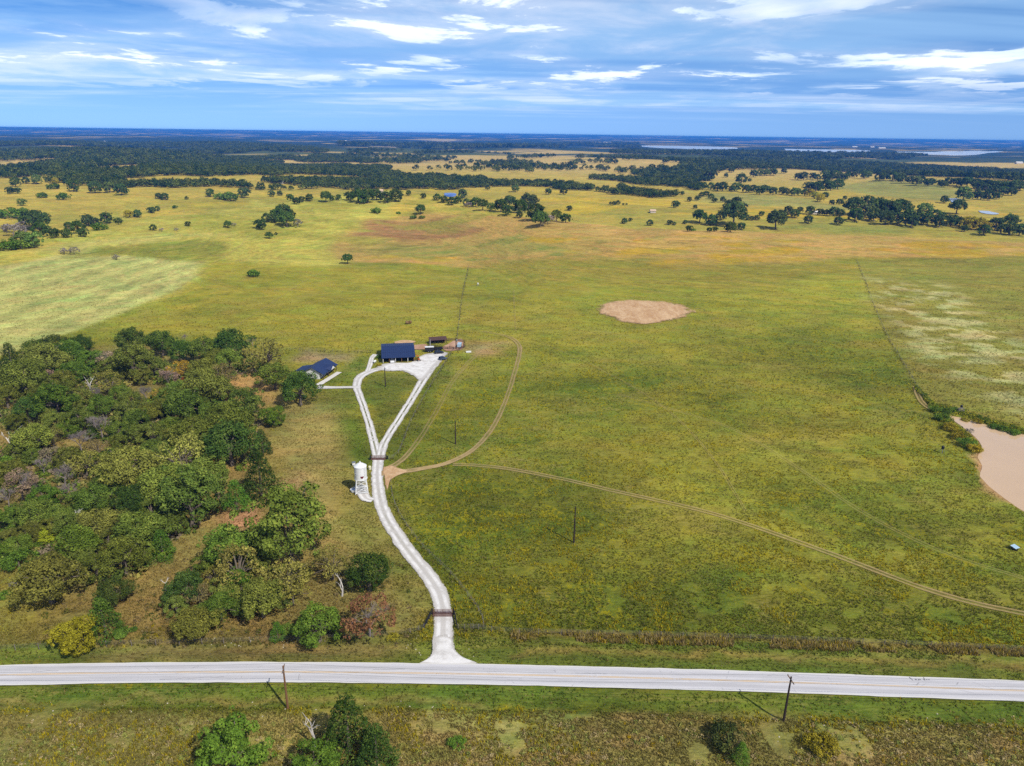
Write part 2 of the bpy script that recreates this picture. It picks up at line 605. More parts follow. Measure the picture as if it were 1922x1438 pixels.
    n1 = g.noise(tc, 1.4, 5.0, 0.7)
    n2 = g.noise(tc, 0.16, 4.0, 0.6)
    au = g.math('ABSOLUTE', u)
    off = g.math('ABSOLUTE', g.math('SUBTRACT', au, 0.52))
    rutm = g.math('SUBTRACT', 1.0, g.ramp(g.math('ADD', off, g.math('MULTIPLY', g.math('SUBTRACT', n1, 0.5), 0.36)), 0.14, 0.34))
    full = g.math('SUBTRACT', 1.0, g.ramp(g.math('ADD', au, g.math('MULTIPLY', g.math('SUBTRACT', n1, 0.5), 0.7)), 0.6, 0.95))
    a = g.math('MAXIMUM', rutm, g.math('MULTIPLY', full, g.math('MULTIPLY', bare, g.ramp(n2, 0.2, 0.6))))
    a = g.math('MULTIPLY', a, g.math('ADD', 0.5, g.math('MULTIPLY', bare, 0.45)))
    a = g.math('MULTIPLY', a, g.math('ADD', 0.7, g.math('MULTIPLY', g.ramp(n2, 0.3, 0.6), 0.3)))
    c = g.mix(n1, S(162, 134, 90), S(214, 186, 136))
    b = g.n('ShaderNodeBsdfPrincipled', {'Base Color': c, 'Roughness': 0.95, 'Specular IOR Level': 0.08, 'Alpha': a})
    out(g, b.outputs[0])
    M['track'] = m

    # --- bare soil sheets
    for key, c1, c2 in (('soil', (188, 146, 104), (222, 188, 148)), ('pink_soil', (176, 136, 108), (206, 168, 142)), ('mud', (176, 140, 100), (208, 176, 136))):
        m, g = mat(key + '_earth')
        tc = g.n('ShaderNodeTexCoord').outputs['Object']
        u = g.n('ShaderNodeAttribute', attribute_name='across').outputs['Fac']
        n1 = g.noise(tc, 0.6, 6.0, 0.7, 0.5)
        n2 = g.noise(g.scale(tc, (0.2, 0.06, 1)), 1.0, 5.0, 0.65, 1.0)
        c = g.mix(g.ramp(g.math('ADD', g.math('MULTIPLY', n1, 0.5), g.math('MULTIPLY', n2, 0.5)), 0.35, 0.65), S(*c1), S(*c2))
        n3 = g.noise(tc, 0.11, 4.0, 0.6, 0.4)
        e = g.math('ADD', u, g.math('MULTIPLY', g.math('SUBTRACT', n1, 0.5), 0.6))
        e = g.math('ADD', e, g.math('MULTIPLY', g.math('SUBTRACT', n3, 0.5), 1.1))
        alpha = g.math('SUBTRACT', 1.0, g.ramp(e, 0.70, 1.0))
        bp = g.n('ShaderNodeBump', {'Strength': 0.6, 'Distance': 0.3, 'Height': n1})
        b = g.n('ShaderNodeBsdfPrincipled', {'Base Color': c, 'Roughness': 0.95, 'Specular IOR Level': 0.08, 'Alpha': alpha, 'Normal': bp.outputs[0]})
        out(g, b.outputs[0])
        M[key] = m

    def paint(name, col, wear=0.5):
        m, g = mat(name)
        tc = g.n('ShaderNodeTexCoord').outputs['Object']
        n1 = g.noise(tc, 4.0, 5.0, 0.7)
        n2 = g.noise(g.scale(tc, (0.15, 1, 1)), 1.0, 3.0, 0.6)
        a = g.ramp(g.math('ADD', g.math('MULTIPLY', n1, 0.5), g.math('MULTIPLY', n2, 0.5)), wear - 0.16, wear + 0.08)
        b = g.n('ShaderNodeBsdfPrincipled', {'Base Color': (*col, 1), 'Roughness': 0.8, 'Specular IOR Level': 0.2, 'Alpha': a})
        out(g, b.outputs[0])
        return m
    M['yellow_paint'] = paint('worn_yellow_paint', S(222, 180, 106), 0.45)
    M['tar'] = paint('tar_patch', S(120, 118, 124), 0.46)

    def water(name, col, rough, bump):
        m, g = mat(name)
        tc = g.n('ShaderNodeTexCoord').outputs['Object']
        n = g.noise(tc, 0.8, 3.0, 0.6)
        n2 = g.noise(tc, 0.03, 3.0, 0.6)
        c = g.mix(g.ramp(n2, 0.35, 0.65), col, [x * 0.94 for x in col])
        bp = g.n('ShaderNodeBump', {'Strength': bump, 'Distance': 0.05, 'Height': n})
        b = g.n('ShaderNodeBsdfPrincipled', {'Base Color': c, 'Roughness': rough, 'Specular IOR Level': 0.5, 'Normal': bp.outputs[0]})
        out(g, b.outputs[0])
        return m
    M['pond'] = water('muddy_water', S(224, 190, 152), 0.08, 0.05)
    M['lake'] = water('pale_lake_water', S(205, 212, 226), 0.2, 0.05)
    M['blue_pond'] = water('blue_water', S(70, 110, 190), 0.15, 0.05)
    M['grey_pond'] = water('grey_water', S(150, 165, 195), 0.15, 0.05)

    M['navy_metal'] = simple('navy_roof_metal', S(42, 58, 98), 0.55, 0.0, 0.25, vary=0.12, scale=0.8)
    M['black_metal'] = simple('black_metal', S(38, 38, 44), 0.5, 0.2, 0.4)
    M['rust_pipe'] = simple('rusty_pipe', S(120, 82, 74), 0.8, 0.1, 0.3, vary=0.3, scale=5)
    M['white_paint'] = simple('white_paint', S(240, 240, 240), 0.5, vary=0.05, scale=1)
    M['white_wall'] = simple('white_siding', S(232, 230, 226), 0.7, vary=0.06)
    M['dark_wall'] = simple('charcoal_siding', S(44, 44, 48), 0.7, vary=0.1)
    M['dark_wood'] = simple('dark_weathered_wood', S(86, 62, 56), 0.9, vary=0.3, scale=4)
    M['pole_wood'] = simple('creosote_pole', S(128, 92, 62), 0.85, vary=0.25, scale=1.2)
    M['dark_pole'] = simple('dark_creosote_pole', S(58, 44, 40), 0.85, vary=0.25, scale=1.2)
    M['concrete'] = simple('pale_concrete', S(226, 220, 212), 0.9, vary=0.1, scale=1)
    M['galv'] = simple('galvanised_steel', S(176, 180, 186), 0.4, 0.6, 0.5)
    M['wire'] = simple('wire', S(150, 150, 150), 0.5, 0.5)
    M['glass'] = simple('dark_glass', S(34, 40, 52), 0.1, 0.0, 0.6)
    M['tyre'] = simple('tyre_rubber', S(32, 32, 34), 0.9)
    M['red_paint'] = simple('dark_red_paint', S(112, 20, 26), 0.6)
    M['orange_paint'] = simple('orange_paint', S(196, 96, 26), 0.5)
    M['blue_paint'] = simple('blue_grey_paint', S(74, 92, 116), 0.4)
    M['pale_blue'] = simple('pale_blue_paint', S(176, 204, 226), 0.5)
    M['stone'] = simple('white_limestone', S(196, 186, 168), 0.95, vary=0.15, scale=2)
    M['hay'] = simple('weathered_hay', S(132, 104, 62), 0.95, vary=0.3, scale=5)
    M['roof_tan'] = simple('tan_roof', S(214, 184, 156), 0.8)
    M['roof_white'] = simple('white_roof', S(236, 236, 236), 0.7)
    M['pink_wall'] = simple('pale_wall', S(220, 206, 190), 0.8)


build_materials()

# ------------------------------------------------------------------ the ground sheet
# (outline in photo pixels turned into ground points, colour, goldenrod amount, softness)
Z = []


def zone(pts, col, gold=0.0, soft=0.012, strength=1.0, warp=0.02, mottled=None):
    Z.append(([xy(*p) for p in pts], S(*col), gold, soft, strength, warp, mottled))


def build_zones():
    # hillside and tan ridge
    zone([(-150, 520), (0, 470), (240, 420), (480, 376), (760, 362), (720, 410), (640, 500), (300, 560), (-150, 700)], (188, 180, 92), 0.2)
    zone([(690, 415), (780, 395), (1000, 412), (1200, 428), (1500, 436), (1922, 455), (2300, 470), (2300, 492), (1600, 487), (1300, 503), (860, 498), (660, 493), (600, 470)], (194, 160, 100), 0.4)
    zone([(670, 442), (700, 410), (830, 408), (905, 428), (860, 447), (760, 452)], (166, 126, 90), 0.0)
    zone([(640, 470), (760, 455), (900, 455), (1080, 452), (1100, 475), (900, 482), (700, 480)], (158, 152, 84), 0.2, 0.03, 0.7)
    zone([(880, 495), (1600, 498), (1640, 520), (1300, 540), (1000, 530)], (150, 138, 66), 0.6, 0.03, 0.8)
    # drifts of yellow bloom and green weeds over the ridge
    zone([(640, 480), (1000, 440), (1922, 462), (2200, 470), (2200, 490), (1600, 487), (1300, 503), (860, 498)], (196, 160, 48), 0.6, 0.02, 0.75, 0.03, (38, 0.54, 0.66))
    zone([(660, 470), (900, 445), (1150, 445), (1300, 490), (860, 496)], (140, 146, 76), 0.0, 0.02, 0.8, 0.03, (26, 0.55, 0.66))
    zone([(300, 420), (480, 376), (760, 362), (1100, 410), (900, 420), (640, 460)], (158, 156, 70), 0.0, 0.02, 0.7, 0.03, (60, 0.50, 0.66))
    zone([(900, 350), (1300, 372), (1500, 400), (1922, 400), (1922, 436), (1400, 425), (1050, 405)], (208, 178, 60), 0.0, 0.02, 0.7, 0.03, (110, 0.50, 0.64))
    zone([(240, 400), (500, 362), (900, 352), (900, 372), (500, 380)], (202, 180, 66), 0.0, 0.02, 0.7, 0.03, (70, 0.5, 0.62))
    # pale hay meadow at left
    zone([(-200, 520), (110, 478), (400, 484), (340, 540), (200, 600), (60, 648), (-200, 720)], (186, 186, 124), 0.1, 0.006, 1.0, 0.005)
    zone([(170, 474), (260, 455), (440, 452), (405, 485), (110, 484)], (142, 144, 66), 0.1)
    zone([(60, 470), (240, 445), (430, 440), (250, 455), (150, 478)], (190, 184, 118), 0.0, 0.02, 0.8)
    zone([(400, 486), (640, 500), (860, 505), (850, 640), (700, 655), (540, 652), (280, 625), (200, 620), (340, 545)], (158, 152, 62), 0.6, 0.02)
    # far pasture strips right
    zone([(1060, 415), (1300, 432), (1500, 430), (1922, 452), (2200, 460), (2200, 436), (1922, 436), (1700, 418), (1450, 410), (1200, 400)], (172, 160, 76), 0.2)
    zone([(1460, 425), (1520, 418), (1740, 424), (1690, 438), (1560, 434)], (148, 150, 74), 0.0)
    zone([(1340, 362), (1520, 372), (1600, 392), (1580, 396), (1300, 378)], (164, 158, 92), 0.0)
    zone([(1570, 350), (1660, 338), (1760, 345), (1810, 360), (1790, 378), (1680, 372), (1590, 360)], (158, 156, 86), 0.0)
    # right of the far fence
    zone([(1607, 490), (1922, 478), (2300, 480), (2300, 860), (1922, 800), (1780, 772), (1732, 746), (1660, 620)], (146, 142, 70), 0.2, 0.006, 1.0, 0.004)
    zone([(1630, 525), (1760, 530), (1922, 640), (2200, 720), (2200, 800), (1922, 780), (1760, 700)], (194, 190, 142), 0.0, 0.03, 0.9, 0.02, (12, 0.44, 0.58))
    # homestead lawns
    zone([(560, 735), (668, 732), (700, 850), (695, 872), (600, 872), (560, 800)], (118, 122, 52), 0.0, 0.02)
    zone([(636, 790), (690, 790), (705, 868), (650, 872)], (104, 122, 44), 0.0, 0.02)
    zone([(678, 720), (690, 700), (770, 696), (786, 708), (712, 828)], (112, 120, 50), 0.0, 0.01)
    zone([(600, 720), (640, 690), (690, 668), (690, 692), (664, 722)], (108, 124, 46), 0.0, 0.01)
    zone([(720, 840), (800, 712), (850, 665), (862, 668), (770, 840), (740, 868)], (112, 122, 48), 0.1, 0.01)
    zone([(548, 672), (580, 656), (668, 660), (655, 680), (620, 678)], (150, 134, 104), 0.0, 0.02)
    zone([(866, 655), (880, 640), (938, 642), (930, 662), (890, 664)], (186, 154, 120), 0.0, 0.02, 0.9)
    zone([(855, 650), (870, 560), (990, 600), (985, 640), (930, 622)], (160, 148, 66), 0.6, 0.03, 0.6)
    # dry verge between wood and drive, wood floor
    zone([(520, 745), (620, 760), (640, 860), (690, 900), (700, 960), (760, 1040), (800, 1110), (790, 1180), (640, 1200), (560, 1000), (510, 860)], (168, 152, 96), 0.0, 0.03)
    zone([(620, 880), (668, 900), (720, 1010), (790, 1090), (800, 1150), (740, 1120), (640, 990)], (142, 138, 72), 0.0, 0.03)
    zone([(-220, 720), (0, 690), (200, 650), (470, 650), (530, 700), (525, 830), (520, 940), (600, 1030), (700, 1110), (720, 1190), (300, 1215), (-220, 1240)], (158, 138, 88), 0.0, 0.03)
    zone([(-200, 1060), (60, 1060), (110, 1130), (90, 1200), (-200, 1220)], (152, 140, 74), 0.3, 0.03)
    zone([(400, 760), (440, 692), (500, 705), (535, 735), (470, 742)], (190, 152, 104), 0.0, 0.02)
    zone([(405, 962), (470, 952), (485, 985), (440, 992)], (192, 146, 120), 0.0, 0.02)
    zone([(480, 945), (500, 915), (560, 888), (590, 900), (540, 925)], (186, 150, 116), 0.0, 0.03)
    # strip along the road
    zone([(-400, 1212), (400, 1206), (800, 1196), (1000, 1196), (1922, 1226), (2400, 1236), (2400, 1300), (1922, 1285), (900, 1250), (0, 1252), (-400, 1262)], (116, 128, 56), 0.0, 0.01)
    zone([(180, 1222), (300, 1204), (560, 1200), (760, 1210), (700, 1226), (420, 1230), (240, 1236)], (160, 136, 96), 0.0, 0.03, 0.9)
    zone([(960, 1216), (1500, 1229), (1922, 1243), (2300, 1255), (2300, 1262), (1922, 1249), (1500, 1235), (960, 1221)], (166, 142, 88), 0.0, 0.01, 0.8)
    zone([(965, 1182), (1400, 1192), (1922, 1214), (2300, 1226), (2300, 1238), (1922, 1226), (1400, 1206), (965, 1197)], (150, 132, 78), 0.4, 0.006, 0.8)
    zone([(-500, 1286), (600, 1282), (1000, 1288), (1922, 1314), (2500, 1330), (2500, 1370), (1922, 1350), (1000, 1325), (0, 1325), (-500, 1335)], (108, 124, 50), 0.0, 0.01)
    zone([(-500, 1318), (400, 1306), (900, 1306), (900, 1311), (400, 1312), (-500, 1326)], (168, 146, 96), 0.0, 0.01, 0.7)
    zone([(-700, 1342), (0, 1336), (700, 1332), (1300, 1340), (1922, 1362), (2600, 1380), (3200, 1900), (-1400, 1900)], (158, 148, 92), 0.4, 0.02)
    zone([(740, 1345), (1250, 1352), (1250, 1700), (700, 1700)], (184, 158, 112), 0.2, 0.03, 0.8, 0.03, (7, 0.42, 0.62))
    zone([(1380, 1375), (1922, 1385), (2400, 1420), (2400, 1800), (1300, 1800)], (188, 162, 118), 0.3, 0.03, 0.7, 0.03, (6, 0.46, 0.62))


build_zones()


def ground_color(x, y):
    r = np.hypot(x, y)
    n1 = fbm(x / 60, y / 60, 11, 4); n2 = fbm(x / 22 + 3, y / 22, 12, 4); n3 = fbm(x / 240, y / 240, 13, 3)

    def L(a, b, t):
        return np.asarray(S(*a))[None] * (1 - t[:, None]) + np.asarray(S(*b))[None] * t[:, None]
    col = L((112, 122, 46), (154, 150, 64), sstep(0.3, 0.7, n1 * 0.6 + n2 * 0.4))
    gold = np.full(len(x), 0.85)
    # farther pasture is drier
    t = sstep(330, 560, r + 120 * (n3 - 0.5))
    col = col * (1 - t[:, None]) + L((134, 142, 58), (160, 156, 68), n1) * t[:, None]
    t = sstep(620, 900, r + 200 * (n3 - 0.5))
    col = col * (1 - t[:, None]) + L((182, 166, 82), (204, 178, 84), n1) * t[:, None]
    gold = gold * (1 - 0.6 * t)
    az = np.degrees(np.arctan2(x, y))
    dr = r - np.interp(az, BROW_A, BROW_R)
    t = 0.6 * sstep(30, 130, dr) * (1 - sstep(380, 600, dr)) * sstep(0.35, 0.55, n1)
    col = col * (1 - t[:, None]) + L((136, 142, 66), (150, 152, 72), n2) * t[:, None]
    t = 0.4 * sstep(-150, -60, dr) * (1 - sstep(10, 60, dr)) * sstep(0.3, 0.5, n2)  # crest band painted lighter, exaggerating the sunlight on the brow
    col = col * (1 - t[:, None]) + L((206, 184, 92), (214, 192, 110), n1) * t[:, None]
    # distant country: straw fields and dark woods in patches
    t = sstep(1700, 2600, r)
    col = col * (1 - t[:, None]) + L((196, 170, 104), (214, 186, 126), n3) * t[:, None]
    gold = gold * (1 - t)
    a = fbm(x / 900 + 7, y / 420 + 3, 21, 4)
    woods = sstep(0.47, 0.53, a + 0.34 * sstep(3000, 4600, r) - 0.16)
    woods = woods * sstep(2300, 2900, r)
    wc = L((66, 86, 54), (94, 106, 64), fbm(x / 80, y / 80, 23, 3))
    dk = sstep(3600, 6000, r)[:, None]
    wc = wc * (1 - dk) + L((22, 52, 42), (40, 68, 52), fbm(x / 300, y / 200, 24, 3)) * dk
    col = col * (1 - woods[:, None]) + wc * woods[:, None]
    fields = sstep(0.74, 0.77, fbm(x / 1100 + 2, y / 500 + 9, 27, 3)) * sstep(4500, 6000, r)
    col = col * (1 - fields[:, None]) + L((186, 166, 130), (200, 182, 144), n3) * fields[:, None]
    col = col * (1 + 0.45 * (fbm(x / 120 + 1, y / 70, 55, 3) - 0.5) * (1 - sstep(1500, 2500, r)))[:, None]
    # drawn outlines
    for poly, c, g, soft, strength, warp, mottled in Z:
        pa = np.array(poly)
        rc = np.hypot(*pa.mean(0))
        s = soft * rc; w = warp * rc
        m = (x > pa[:, 0].min() - s - w) & (x < pa[:, 0].max() + s + w) & (y > pa[:, 1].min() - s - w) & (y < pa[:, 1].max() + s + w)
        if not m.any():
            continue
        xm, ym = x[m], y[m]
        f = rc * 0.05
        dx = (fbm(xm / f, ym / f, 41, 3) - 0.5) * 2 * w
        dy = (fbm(xm / f + 50, ym / f, 42, 3) - 0.5) * 2 * w
        k = 1 - sstep(-s, s, poly_sd(xm + dx, ym + dy, poly))
        k = k * strength
        if mottled:
            k = k * sstep(mottled[1], mottled[2], fbm(xm / mottled[0], ym / (mottled[0] * 0.5), 47, 4))
        v = 1.0 + 0.30 * (n2[m] - 0.5) + 0.3 * (n1[m] - 0.5)
        col[m] = col[m] * (1 - k[:, None]) + np.asarray(c)[None] * v[:, None] * k[:, None]
        gold[m] = gold[m] * (1 - k) + g * k
    # mowing swaths of the hay meadow
    a, b = np.array(xy(0, 640)), np.array(xy(400, 486))
    d = (b - a) / np.linalg.norm(b - a)
    hay = [xy(*p) for p in [(-200, 520), (110, 478), (400, 484), (340, 540), (200, 600), (60, 648), (-200, 720)]]
    m = (r > 300) & (r < 900) & (x < 0)
    if m.any():
        k = (1 - sstep(-8, 8, poly_sd(x[m], y[m], hay)))
        w = np.sin((x[m] * -d[1] + y[m] * d[0]) / 17.0 * 6.283 + 2.0 * n3[m])
        col[m] = col[m] * (1 + 0.11 * np.tanh(2.5 * w) * k)[:, None]
    col = col * np.array([0.94, 0.92, 0.68])[None]
    # muddy banks of the pond
    m = (x > POND_BOX[0] - 14) & (x < POND_BOX[2] + 14) & (y > POND_BOX[1] - 14) & (y < POND_BOX[3] + 14)
    if m.any():
        sdp = poly_sd(x[m], y[m], POND)
        wd = 1.2 + 6.5 * sstep(0.42, 0.7, fbm(x[m] / 9, y[m] / 9, 61, 3)) * (y[m] < np.mean([p[1] for p in POND]) + 8)
        k = 1 - sstep(0, 1, sdp / wd)
        wet = (1 - sstep(-0.5, 1.3, sdp))[:, None]
        bank = np.asarray(S(190, 146, 102))[None] * (1 - wet) + np.asarray(S(136, 100, 68))[None] * wet
        col[m] = col[m] * (1 - k[:, None]) + bank * k[:, None]
        gold[m] *= 1 - k
    return col, gold


def build_ground():
    fine = np.radians(np.arange(-49, 49.01, 0.225))
    rest = np.radians(np.arange(53, 307.1, 4.0))
    ang = np.concatenate([fine, rest])          # clockwise from +Y
    rings = [12.0]
    while rings[-1] < 46000:
        r = rings[-1]
        q = 0.05 if r < 62 else 0.0062 if r < 700 else 0.0085 if r < 3200 else 0.017
        rings.append(r * (1 + q))
    rings = np.array(rings)
    A, Rr = np.meshgrid(ang, rings)
    x = (np.sin(A) * Rr).ravel(); y = (np.cos(A) * Rr).ravel()
    z = terrain(x, y)
    na, nr = len(ang), len(rings)
    i = np.arange(nr - 1)[:, None]; j = np.arange(na)[None]
    j2 = (j + 1) % na
    faces = np.stack([i * na + j, (i + 1) * na + j, (i + 1) * na + j2, i * na + j2], -1).reshape(-1, 4)
    # close the middle below the camera with one ring of slivers folded to a point
    verts = np.stack([x, y, z], 1)
    verts = np.concatenate([verts, [[0, 0, float(terrain(np.array([0.0]), np.array([0.0]))[0])]]])
    c = len(verts) - 1
    jj = np.arange(0, na - 1, 2)
    cap = np.stack([np.full(len(jj), c), jj, jj + 1, (jj + 2) % na], -1)
    faces = np.concatenate([faces, cap])
    faces = faces[:, ::-1]
    me = np_mesh('ground', verts, faces, smooth=True)
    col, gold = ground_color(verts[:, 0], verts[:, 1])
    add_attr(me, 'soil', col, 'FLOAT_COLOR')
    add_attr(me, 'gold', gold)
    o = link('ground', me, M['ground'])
    tag(o, 'rolling green and straw coloured pasture reaching to the horizon', 'ground', kind='structure')


build_ground()


# ------------------------------------------------------------------ ribbons and sheets
def spline(pts, step):
    """Catmull-Rom through (x, y, w) points, resampled."""
    P = np.array(pts, float)
    P = np.concatenate([[2 * P[0] - P[1]], P, [2 * P[-1] - P[-2]]])
    res = []
    for i in range(1, len(P) - 2):
        p0, p1, p2, p3 = P[i - 1], P[i], P[i + 1], P[i + 2]
        n = max(2, int(np.hypot(*(p2 - p1)[:2]) / step))
        for k in range(n):
            t = k / n
            res.append(0.5 * ((2 * p1) + (-p0 + p2) * t + (2 * p0 - 5 * p1 + 4 * p2 - p3) * t * t + (-p0 + 3 * p1 - 3 * p2 + p3) * t ** 3))
    res.append(P[-2])
    return np.array(res)


LIFT = [0.02]
MASKS = []        # (polyline, half width): nothing grows here


def ribbon(name, pts, material, weedy=0.0, step=1.6, cols=7, lift=None, jitter=0.2, px=True, mask=True, tex=None):
    """pts: (px, py, width in metres) along the middle."""
    W = [(*xy(p[0], p[1]), p[2]) for p in pts] if px else pts
    P = spline(W, step)
    d = np.gradient(P[:, :2], axis=0)
    d /= np.linalg.norm(d, axis=1)[:, None] + 1e-9
    nrm = np.stack([-d[:, 1], d[:, 0]], 1)
    us = np.linspace(-1, 1, cols)
    if lift is None:
        LIFT[0] += 0.006
        lift = LIFT[0]
    ii = np.arange(len(P)) * 0.35
    jl = 1 + jitter * (2 * fbm(ii, ii * 0 + 3.1, 71, 3) - 1)
    jr = 1 + jitter * (2 * fbm(ii, ii * 0 + 9.7, 72, 3) - 1)
    o = us[None] * P[:, 2:3] * 0.5 * np.where(us[None] < 0, jl[:, None], jr[:, None])
    verts = (P[:, None, :2] + nrm[:, None] * o[..., None]).reshape(-1, 2)
    zz = broad(verts[:, 0], verts[:, 1]) + lift
    verts = np.concatenate([verts, zz[:, None]], 1)
    n = len(P)
    i = np.arange(n - 1)[:, None]; j = np.arange(cols - 1)[None]
    faces = np.stack([i * cols + j, (i + 1) * cols + j, (i + 1) * cols + j + 1, i * cols + j + 1], -1).reshape(-1, 4)[:, ::-1]
    me = np_mesh(name, verts, faces)
    add_attr(me, 'across', np.tile(us, n))
    wd = np.interp(np.linspace(0, 1, n), np.linspace(0, 1, len(weedy)), weedy) if isinstance(weedy, (list, tuple)) else np.full(n, weedy)
    add_attr(me, 'weedy', np.repeat(wd, cols))
    if mask:
        MASKS.append((P[:, :2], P[:, 2].mean() * 0.5))
    return link(name, me, material)


def patch(name, pts, material, lift=None, px=True, rings=7, weedy=0.0, dome=0.0):
    """A sheet inside an outline, built as shrinking rings about its middle (outline must be star-shaped)."""
    W = np.array([xy(*p) for p in pts] if px else pts)
    n = len(W)
    P = spline([(*w, 0) for w in W] + [(*W[0], 0)], max(0.8, np.linalg.norm(W.max(0) - W.min(0)) / 60))[:-1, :2]
    c = W.mean(0)
    if lift is None:
        LIFT[0] += 0.006
        lift = LIFT[0]
    vs = []; us = []
    for k in range(rings, 0, -1):
        t = k / rings
        vs.append(c + (P - c) * t); us.append(np.full(len(P), t))
    vs.append(c[None]); us.append(np.zeros(1))
    v = np.concatenate(vs); u = np.concatenate(us)
    z = broad(v[:, 0], v[:, 1]) + lift + dome * (1 - u ** 2)
    m = len(P)
    faces = []
    for k in range(rings - 1):
        for j in range(m):
            j2 = (j + 1) % m
            faces.append((k * m + j, k * m + j2, (k + 1) * m + j2, (k + 1) * m + j))
    last = (rings - 1) * m
    for j in range(m):
        faces.append((last + j, last + (j + 1) % m, len(v) - 1))
    area = 0.5 * np.sum(P[:, 0] * np.roll(P[:, 1], -1) - np.roll(P[:, 0], -1) * P[:, 1])
    if area < 0:
        faces = [f[::-1] for f in faces]
    me = new_mesh(name, np.concatenate([v, z[:, None]], 1), faces)
    add_attr(me, 'across', np.where(u < 0.7, 0.45, 0.45 + (u - 0.7) / 0.3 * 0.55)); add_attr(me, 'weedy', np.full(len(u), weedy))
    MASKS.append((np.concatenate([P, P[:1]]), 0.5, 'poly'))
    return link(name, me, material)


def build_roads():
    # county road
    xs = np.arange(-255, 256, 3.0)
    c = np.stack([xs, road_y(xs), np.full(len(xs), 5.9)], 1)
    r = ribbon('road', [tuple(p) for p in c], M['road'], step=1.5, cols=13, lift=0.12, jitter=0.05, px=False)
    tag(r, 'sun-bleached two-lane chip-seal county road crossing the foreground', 'road', kind='structure')
    for s in (-0.13, 0.13):
        k = [tuple((p[0], p[1] + s, 0.12)) for p in c]
        y = ribbon('yellow_line', k, M['yellow_paint'], step=3.0, cols=2, lift=0.126, jitter=0.0, px=False, mask=False)
        y.parent = r
        tag(y, kind='structure')
    # dark tar daubs along the far lane
    b = MB()
    rnd = random.Random(5)
    for i in range(5):
        p = at(1708 + i * 8.2, 1274.5 + i * 0.35)
        for k in range(2):
            ox, oy = p.x + rnd.uniform(-.28, .28), p.y + rnd.uniform(-.28, .28)
            w, h, a = rnd.uniform(.07, .13), rnd.uniform(.15, .3), rnd.uniform(-.7, .7)
            q = [(-w, -h), (w, -h * .8), (w * 1.2, h * .9), (-w * .8, h)]
            ca, sa = math.cos(a), math.sin(a)
            b.add([(ox + x * ca - y * sa, oy + x * sa + y * ca, 0.127 + 0.001 * (3 * i + k)) for x, y in q], [(0, 1, 2, 3)])
    t = b.build('tar_mark', M['tar'], r)
    rnd = random.Random(9)
    for (x0, y0, x1, y1) in ((300, 1276, 420, 1271), (560, 1276, 562, 1266), (700, 1258, 760, 1257), (1080, 1264, 1140, 1265.5), (1440, 1268, 1500, 1270), (60, 1261, 110, 1260)):
        p, q = at(x0, y0), at(x1, y1)
        pts = []
        for k in range(9):
            s = k / 8
            pts.append((p.x * (1 - s) + q.x * s, p.y * (1 - s) + q.y * s + rnd.uniform(-.12, .12), 0.07))
        t = ribbon('crack_seal', pts, M['tar'], step=1.0, cols=2, lift=0.1275 + rnd.random() * 0.002, jitter=0.4, px=False, mask=False)
        t.parent = r

    # white gravel driveway with its loop
    d = ribbon('gravel_driveway', [(834, 1246, 5.6), (833, 1226, 5.4), (831, 1210, 5.0), (831, 1190, 4.7), (832, 1160, 4.4), (829, 1130, 4.3), (817, 1100, 4.3),
                           (795, 1070, 4.3), (767, 1035, 4.3), (740, 997, 4.3), (722, 965, 4.2), (712, 930, 4.2), (708, 895, 4.2), (709, 872, 4.1), (711, 850, 4.2)],
           M['gravel'], weedy=[0, 0, 0.05, .2, .3, .2, 0.1, 0])
    tag(d, 'white crushed-rock driveway winding from the road to the upper gate', 'driveway', kind='structure')
    d = patch('gravel_apron', [(782, 1247), (800, 1238), (811, 1226), (816, 1212), (816, 1196), (832, 1190), (848, 1196), (851, 1212), (860, 1226), (874, 1236), (900, 1248), (838, 1252)], M['gravel'])
    tag(d, 'flared white gravel apron where the drive meets the road', 'driveway', kind='structure')
    d = ribbon('gravel_loop', [(709, 862, 3.6), (702, 832, 3.3), (693, 797, 3.1), (683, 765, 3.1), (674, 740, 3.3), (670, 724, 3.8), (675, 709, 4.6), (690, 699, 5.0), (718, 691, 5.2), (750, 688, 5.2), (788, 690, 5.0)],
               M['gravel'], weedy=[.3, 1, 1, 1, .3, 0, 0, 0])
    tag(d, 'left arm of the gravel loop curving to the barn', 'driveway', kind='structure')
    d = ribbon('gravel_loop', [(713, 862, 3.6), (720, 834, 3.3), (737, 805, 3.2), (757, 774, 3.4), (777, 742, 3.6), (794, 714, 4.6), (806, 692, 6.0), (824, 671, 5.0)],
               M['gravel'], weedy=[.3, .8, 1, 1, .8, 0, 0])
    tag(d, 'right arm of the gravel loop running to the parking yard', 'driveway', kind='structure')
    d = patch('gravel_yard', [(700, 694), (716, 684), (740, 681), (770, 680), (786, 670), (800, 664), (816, 662), (840, 661), (836, 670), (818, 687), (804, 706), (790, 716), (776, 706), (755, 697), (730, 697)], M['gravel'])
    tag(d, 'white gravel parking yard in front of the barn', 'yard', kind='structure')
    d = ribbon('gravel_spur', [(676, 727, 3.4), (655, 727, 2.9), (630, 727.5, 2.9), (596, 727, 4.2)], M['gravel'], weedy=[0, .6, .3, 0])
    tag(d, 'short gravel spur from the loop to the house walk', 'driveway', kind='structure')
    d = ribbon('gravel_strip', [(690, 697, 2.6), (695, 683, 2.6), (698, 672, 2.6), (705, 665, 3.0)], M['gravel'], weedy=0)
    tag(d, 'narrow gravel strip curving past the left end of the barn', 'driveway', kind='structure')
    d = ribbon('house_walk', [(597, 723, 3.0), (612, 714, 2.6), (637, 698.5, 2.6)], M['concrete'], jitter=0.0)
    tag(d, 'pale concrete walk along the front of the house', 'path', kind='structure')
